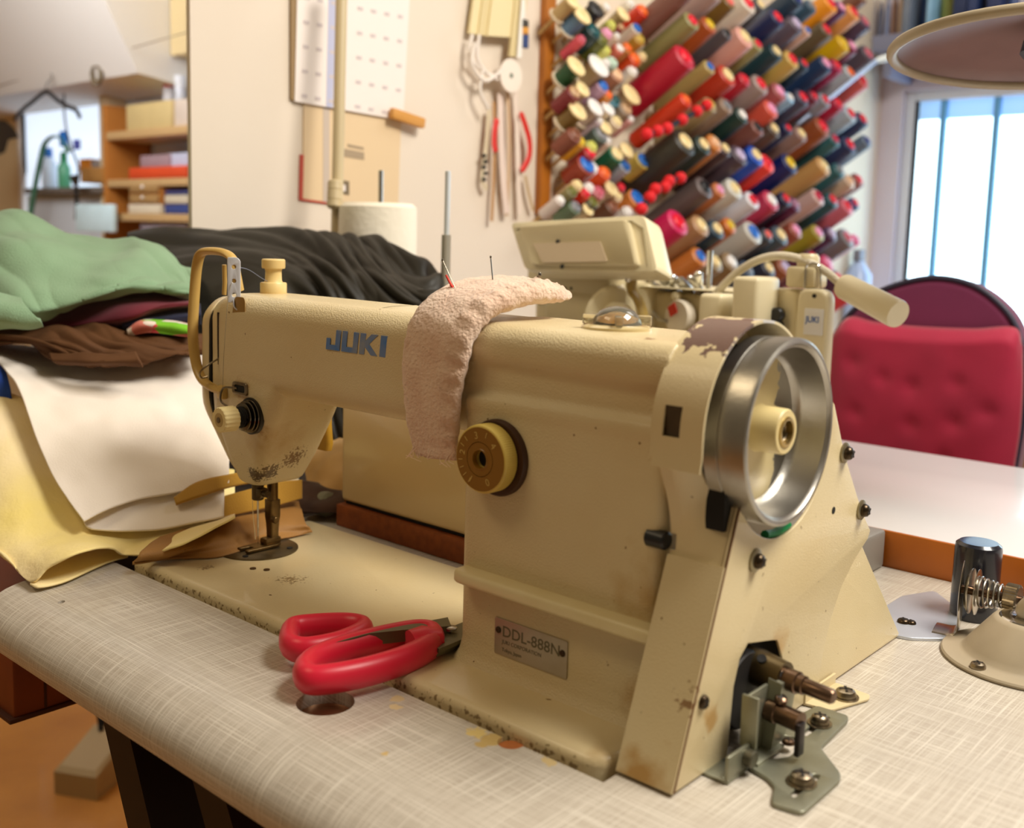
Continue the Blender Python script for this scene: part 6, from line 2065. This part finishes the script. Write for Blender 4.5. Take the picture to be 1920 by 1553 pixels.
obj('rim_stripe', MB().tube([A[0] + ex * 8 + eyv * 12 + n_ * 3, A[0] + ex * 90 + eyv * 7 + n_ * 3, A[1] - ex * 22 + eyv * 9 + n_ * 3, A[1] - ex * 10 + eyv * 20 + n_ * 3, A[2] - ex * 12 - eyv * 8 + n_ * 3], .9, 6), mat('rim_shadow_grey', S(150, 138, 104), .6), cbx)
obj('box_neck', MB().box(on(1005, 530, 1, 640).x, on(1160, 530, 1, 640).x, 620, 700, on(1060, 552, 1, 640).z, on(1060, 500, 1, 640).z, 5), m_ov2, ov)
for px in (1051, 1060, 1071, 1139, 1152):
    q = on(px, 541, 1, 620)
    obj('vent_hole', MB().cyl((q.x, 620.5, q.z), (q.x, 619.4, q.z), 4.2 if px == 1152 else 1.8, seg=14), m_dark, ov)
# cylinder arm, handwheel disc and white knob
q = on(1085, 582, 1, 610)
obj('motor_drum', MB().cyl((q.x - 60, 650, q.z), (q.x + 48, 650, q.z), 36, 36, seg=40, bev=4), m_ov2, ov)
q = on(1138, 590, 1, 600)
obj('hand_disc', MB().lathe([(20, 0), (38, 3), (41, 8), (38, 12), (10, 14)], (q.x - 8, 615, q.z - 6), (1, -.35, 0), 40), m_ov, ov)
obj('disc_knob', MB().lathe([(17, 10), (17, 28), (13, 34), (.1, 35)], (q.x - 6, 612, q.z - 2), (1, -.35, 0), 32), mat('ivory_knob', S(236, 228, 200), .4), ov)
q = on(1192, 545, 1, 620)
obj('bracket', MB().tube(catmull([V(q.x - 6, 620, q.z + 22), V(q.x - 4, 618, q.z), V(q.x + 6, 618, q.z - 12), V(q.x + 14, 620, q.z - 36), V(q.x + 14, 622, q.z - 90)], 20), 9, 10, flat=.5), mat('ochre_bracket', S(166, 140, 76), .45), ov)
obj('bracket_screw', MB().sphere((q.x - 3, 608, q.z + 14), 5, seg=12, rings=8), m_chrome, ov)
for k, (px, py, r_) in enumerate(((1220, 530, 6), (1238, 512, 8), (1262, 526, 5), (1280, 532, 6), (1310, 520, 5), (1300, 528, 4))):
    q = on(px, py, 1, 655)
    obj('fitting', MB().lathe([(r_ * .6, -18), (r_, -14), (r_, 6), (r_ * .6, 9), (.1, 10)], (q.x, 655, q.z), (.3 * (-1) ** k, -.6, .6), 18), m_steel if k % 2 else m_chrome, ov)
a_ = on(1332, 470, 1, 660)
obj('post', MB().cyl((a_.x, 660, on(1332, 545, 1, 660).z), (a_.x, 660, a_.z), 3.2), m_chrome, ov)
# clear bottle-shaped oil cup
q = on(1505, 505, 1, 640)
obj('oil_cup', MB().box(q.x - 16, q.x + 18, 632, 666, on(1505, 540, 1, 640).z, on(1505, 500, 1, 640).z, 4).lathe([(12, 0), (12, 10), (9, 14)], (q.x + 2, 648, on(1505, 500, 1, 640).z), (0, 0, 1), 24), m_ov2, ov)
q1, q2 = on(1522, 500, 1, 632), on(1536, 542, 1, 632)
obj('wire_loop', MB().tube(catmull([V(q1.x - 6, 630, q2.z), V(q1.x - 5, 630, q1.z), V(q1.x + 4, 630, q1.z + 3), V(q2.x, 630, q1.z - 2), V(q2.x + 2, 630, q2.z)], 24), 1.3, 7), m_chrome, ov)
# bent task light with cylinder head
gl = thing('gooseneck_light', 'cream gooseneck light with a cylinder head arching over the overlock machine', 'lamp', on(1338, 552, 1, 650))
neck = catmull([on(px, py, 1, 640) for px, py in ((1338, 556), (1372, 520), (1412, 492), (1455, 480), (1500, 486), (1546, 508), (1590, 545))], 50)
obj('neck', MB().tube(neck, 4.6, 12), mat('ribbed_cream_tube', S(206, 196, 172), .4, bump=.8, bscale=500), gl)
h0, h1 = on(1582, 536, 1, 640), on(1684, 590, 1, 610)
dirv = (h1 - h0).normalized()
obj('lamp_head', MB().lathe([(8, -2), (12.5, 0), (13.5, 3), (14.5, (h1 - h0).length - 3), (13.8, (h1 - h0).length), (.1, (h1 - h0).length)], h0, dirv, 32), m_ov, gl)

# ------------------------------------------------------------------ far room: shelves, straps, hanger
def fr(px, py, y):
    return on(px, py, 1, y)


a_ = fr(222, 430, 1100)
fs = thing('far_shelf_unit', 'wooden shelf unit in the far room filled with boxes', 'shelf unit', (a_.x + 250, 1140, -600))
m_fw = mat('honey_wood', S(186, 118, 48), .5, var=.4, vscale=14)
x0, x1 = fr(224, 300, 1090).x, -900
obj('side', MB().box(x0, x0 + 22, 1040, 1176, -600, fr(230, 200, 1090).z, 2), m_fw, fs)
for (py, thk) in ((246, 22), (338, 20), (402, 20), (470, 20)):
    z = fr(290, py, 1090).z
    obj('shelf_board', MB().box(x0 + 22, x1, 1040, 1176, z - thk, z, 2), mat('pale_shelf_wood', S(206, 170, 118), .5), fs)


SHELF_Z = [fr(290, py, 1090).z for py in (246, 338, 402, 470)] + [fr(130, 352, 1120).z]


def snap(a_, b_):
    for z in SHELF_Z:
        if abs(b_.z - z) < 24:
            dz_ = z + .5 - b_.z
            a_.z += dz_
            b_.z += dz_
            break
    return a_, b_


def fbox(nm, pxa, pya, pxb, pyb, y, dep, rgb, lab, cat, bev=3, group=None):
    a_, b_ = snap(fr(pxa, pya, y), fr(pxb, pyb, y))
    return tag(obj(nm, MB().box(a_.x, b_.x, y, y + dep, b_.z, a_.z, bev, 2), mat('far_' + nm + '_%d_%d' % (pxa, pya), S(*rgb), .6, var=.2, vscale=20)), lab, cat, group)


fbox('cardboard_box', 236, 198, 322, 238, 1046, 120, (214, 190, 132), 'long beige cardboard box on the top shelf of the far room', 'box')
fbox('white_box', 326, 192, 392, 236, 1052, 110, (222, 206, 190), 'pale pink-white box beside the beige cardboard box', 'box')
for px, rgb, cap, lab in ((316, (206, 30, 60), (230, 230, 240), 'small bottle with a red cap on top of the far shelf'), (338, (232, 236, 244), (210, 214, 226), 'white bottle on top of the far shelf')):
    q = fr(px, 190, 1110)
    t = thing('bottle', lab, 'bottle', (q.x, 1110, q.z + 2))
    obj('body', MB().lathe([(13, 2), (14, 4), (14, 34), (9, 42)], (q.x, 1110, q.z), (0, 0, 1), 20), mat('farb_%d' % px, S(*cap), .4), t)
    obj('cap', MB().lathe([(13, 36), (14, 38), (14, 66), (.1, 68)], (q.x, 1110, q.z), (0, 0, 1), 20), mat('farc_%d' % px, S(*rgb), .4), t)
fbox('red_folded_cloth', 240, 316, 350, 334, 1042, 110, (222, 78, 34), 'folded orange-red cloth on the middle far shelf', 'cloth', 6)
fbox('grey_parcel', 262, 292, 318, 312, 1060, 90, (166, 140, 146), 'grey parcel lying on the orange-red cloth', 'parcel', 4)
fbox('pale_parcel', 312, 288, 352, 314, 1066, 90, (196, 200, 222), 'pale lilac parcel beside the grey parcel', 'parcel', 4)
dw = thing('drawer_box', 'small honey-coloured wooden drawer box on the far shelf', 'drawer box', fr(258, 400, 1044))
a_, b_ = fr(240, 342, 1044), fr(302, 383, 1044)
obj('case', MB().box(a_.x, b_.x, 1048, 1160, b_.z, a_.z, 2), mat('honey_wood', S(186, 118, 48)), dw)
for k in range(2):
    z0 = b_.z + (a_.z - b_.z) * (k * .48 + .06)
    d_ = obj('drawer', MB().box(a_.x + 10, b_.x - 12, 1041, 1049, z0, z0 + (a_.z - b_.z) * .38, 2), mat('drawer_front', S(170, 134, 84), .5), dw)
    obj('knob', MB().sphere(((a_.x + b_.x) / 2, 1039, z0 + 14), 5, seg=10, rings=7), m_white, d_)
fbox('white_carton', 240, 384, 300, 402, 1044, 110, (230, 216, 188), 'flat cream carton under the wooden drawer box', 'box')
for k, (pa_, pb_, rgb, nm_) in enumerate(((342, 356, (196, 202, 226), 'pale blue'), (358, 364, (70, 76, 130), 'thin dark blue'), (366, 382, (216, 204, 178), 'cream'), (384, 402, (58, 74, 136), 'royal blue'))):
    fbox('file_box', 308, pa_, 352, pb_, 1050, 90, rgb, nm_ + ' flat box in the stack beside the wooden drawer box', 'box', 3, 'stacked flat boxes')
fbox('low_parcel', 262, 418, 345, 432, 1060, 80, (190, 190, 214), 'pale lilac flat parcel on the lowest visible far shelf', 'parcel', 4)
# sill with bottles in front of the far window
zs_ = fr(130, 352, 1120).z
tag(obj('grey_ledge', MB().box(fr(56, 352, 1120).x, fr(204, 352, 1120).x, 1100, 1184, zs_ - 18, zs_, 2), mat('grey_sill', S(120, 112, 104), .5)), 'grey sill ledge under the far window', 'ledge')
tag(obj('sill_wall', MB().box(fr(50, 352, 1140).x, fr(204, 352, 1140).x, 1140, 1184, -600, zs_ - 18, 2), mat('pale_sill_wall', S(214, 220, 226), .7)), 'pale panel below the grey sill ledge', 'panel')
for px, w, h, rgb, cap, lab in ((90, 15, 78, (214, 228, 244), (40, 110, 190), 'tall white bottle with blue cap on the far sill'), (118, 13, 62, (90, 170, 130), (20, 130, 80), 'green bottle on the far sill')):
    q = fr(px, 350, 1120)
    ww = w * 1.5
    t = thing('bottle', lab, 'bottle', (q.x, 1125, zs_))
    obj('body', MB().lathe([(ww * .9, .5), (ww, 4), (ww, h), (ww * .5, h + 20)], (q.x, 1125, zs_), (0, 0, 1), 22), mat('sillb_%d' % px, S(*rgb), .3), t)
    obj('cap', MB().lathe([(ww * .5, h + 18), (ww * .55, h + 20), (ww * .5, h + 48), (.1, h + 50)], (q.x, 1125, zs_), (0, 0, 1), 18), mat('sillc_%d' % px, S(*cap), .4), t)
fbox('orange_box', 148, 298, 166, 322, 1118, 40, (226, 140, 40), 'small orange box stacked on brown cardboard on the far sill', 'box')
fbox('brown_carton', 150, 323, 192, 350, 1112, 60, (186, 134, 70), 'small brown carton on the far sill', 'box')
fbox('grey_carton', 170, 300, 206, 322, 1120, 50, (150, 138, 130), 'grey carton on the far sill', 'box')
# straps
tag(obj('green_strap', MB().tube(catmull([fr(a, b_, 1060) for a, b_ in ((56, 410), (66, 350), (76, 300), (84, 270), (100, 256), (118, 262), (128, 285))], 40), 9, 8, flat=.4), mat('green_webbing', S(70, 120, 92), .8)), 'green webbing strap hanging in the far room', 'strap')
tag(obj('black_bag', MB().loft([[fr(128, 330, 1050), fr(150, 326, 1050), fr(148, 345, 1050), fr(140, 352, 1050)], [fr(128, 330, 1066), fr(150, 326, 1066), fr(148, 345, 1066), fr(140, 352, 1066)]]).tube([fr(142, 345, 1058), fr(144, 380, 1058), fr(143, 412, 1058)], 6, 8), m_blk), 'small black bag hanging on a cord in the far room', 'bag')
tag(obj('black_string', MB().tube(catmull([fr(a, b_, 1062) for a, b_ in ((122, 140), (120, 190), (124, 240), (135, 280), (146, 310), (148, 330))], 30), 3.2, 7), m_blk), 'black string hanging in front of the far window', 'cord')
fbox('blue_clip', 110, 246, 122, 274, 1056, 10, (40, 120, 210), 'bright blue clip hanging beside the green strap', 'clip')
fbox('violet_clip', 136, 262, 146, 280, 1056, 10, (90, 100, 190), 'violet-blue clip hanging by the black cord', 'clip')
lp_ = fbox('light_panel', 140, 383, 212, 436, 1010, 14, (214, 240, 246), 'pale glossy framed print leaning in the far room', 'print', 4)
# hanger
hz = thing('coat_hanger', 'black plastic coat hanger hanging from the wire in the far room', 'hanger', fr(88, 222, 980))
obj('shoulder', MB().tube(catmull([fr(a, b_, 980) for a, b_ in ((28, 224), (40, 208), (62, 190), (82, 174), (92, 174), (108, 188), (128, 200), (142, 206), (150, 220))], 50), 6.5, 10, flat=.7), m_blk, hz)
obj('hook', MB().tube(catmull([fr(a, b_, 980) for a, b_ in ((87, 174), (87, 160), (92, 152), (98, 146), (96, 138))], 20), 2.2, 8), m_steel, hz)
tag(obj('hanging_wire', MB().tube([fr(-40, 172, 985), fr(60, 143, 985), fr(220, 98, 985), fr(380, 52, 985)], 1.6, 6), mat('grey_wire', S(150, 136, 116), .5)), 'thin grey wire stretched across the far room', 'wire')
q = fr(183, 141, 990)
tag(obj('tape_ring', MB().lathe([(20, 0), (28, 0), (28, 9), (20, 9)], V(q.x, 992, q.z), (0, -1, 0), 40, closed=True), mat('brown_grey_tape', S(120, 106, 82), .5)), 'brown-grey tape roll hung on the white beam', 'tape roll')
tag(obj('black_fabric', MB().loft([[fr(a, b_, y) for a, b_ in ((-40, 222), (10, 226), (26, 240), (36, 258), (16, 262), (10, 285), (-4, 292), (-40, 300))] for y in (960, 990)]), m_blk), 'black folded fabric at the edge of the far room', 'cloth')
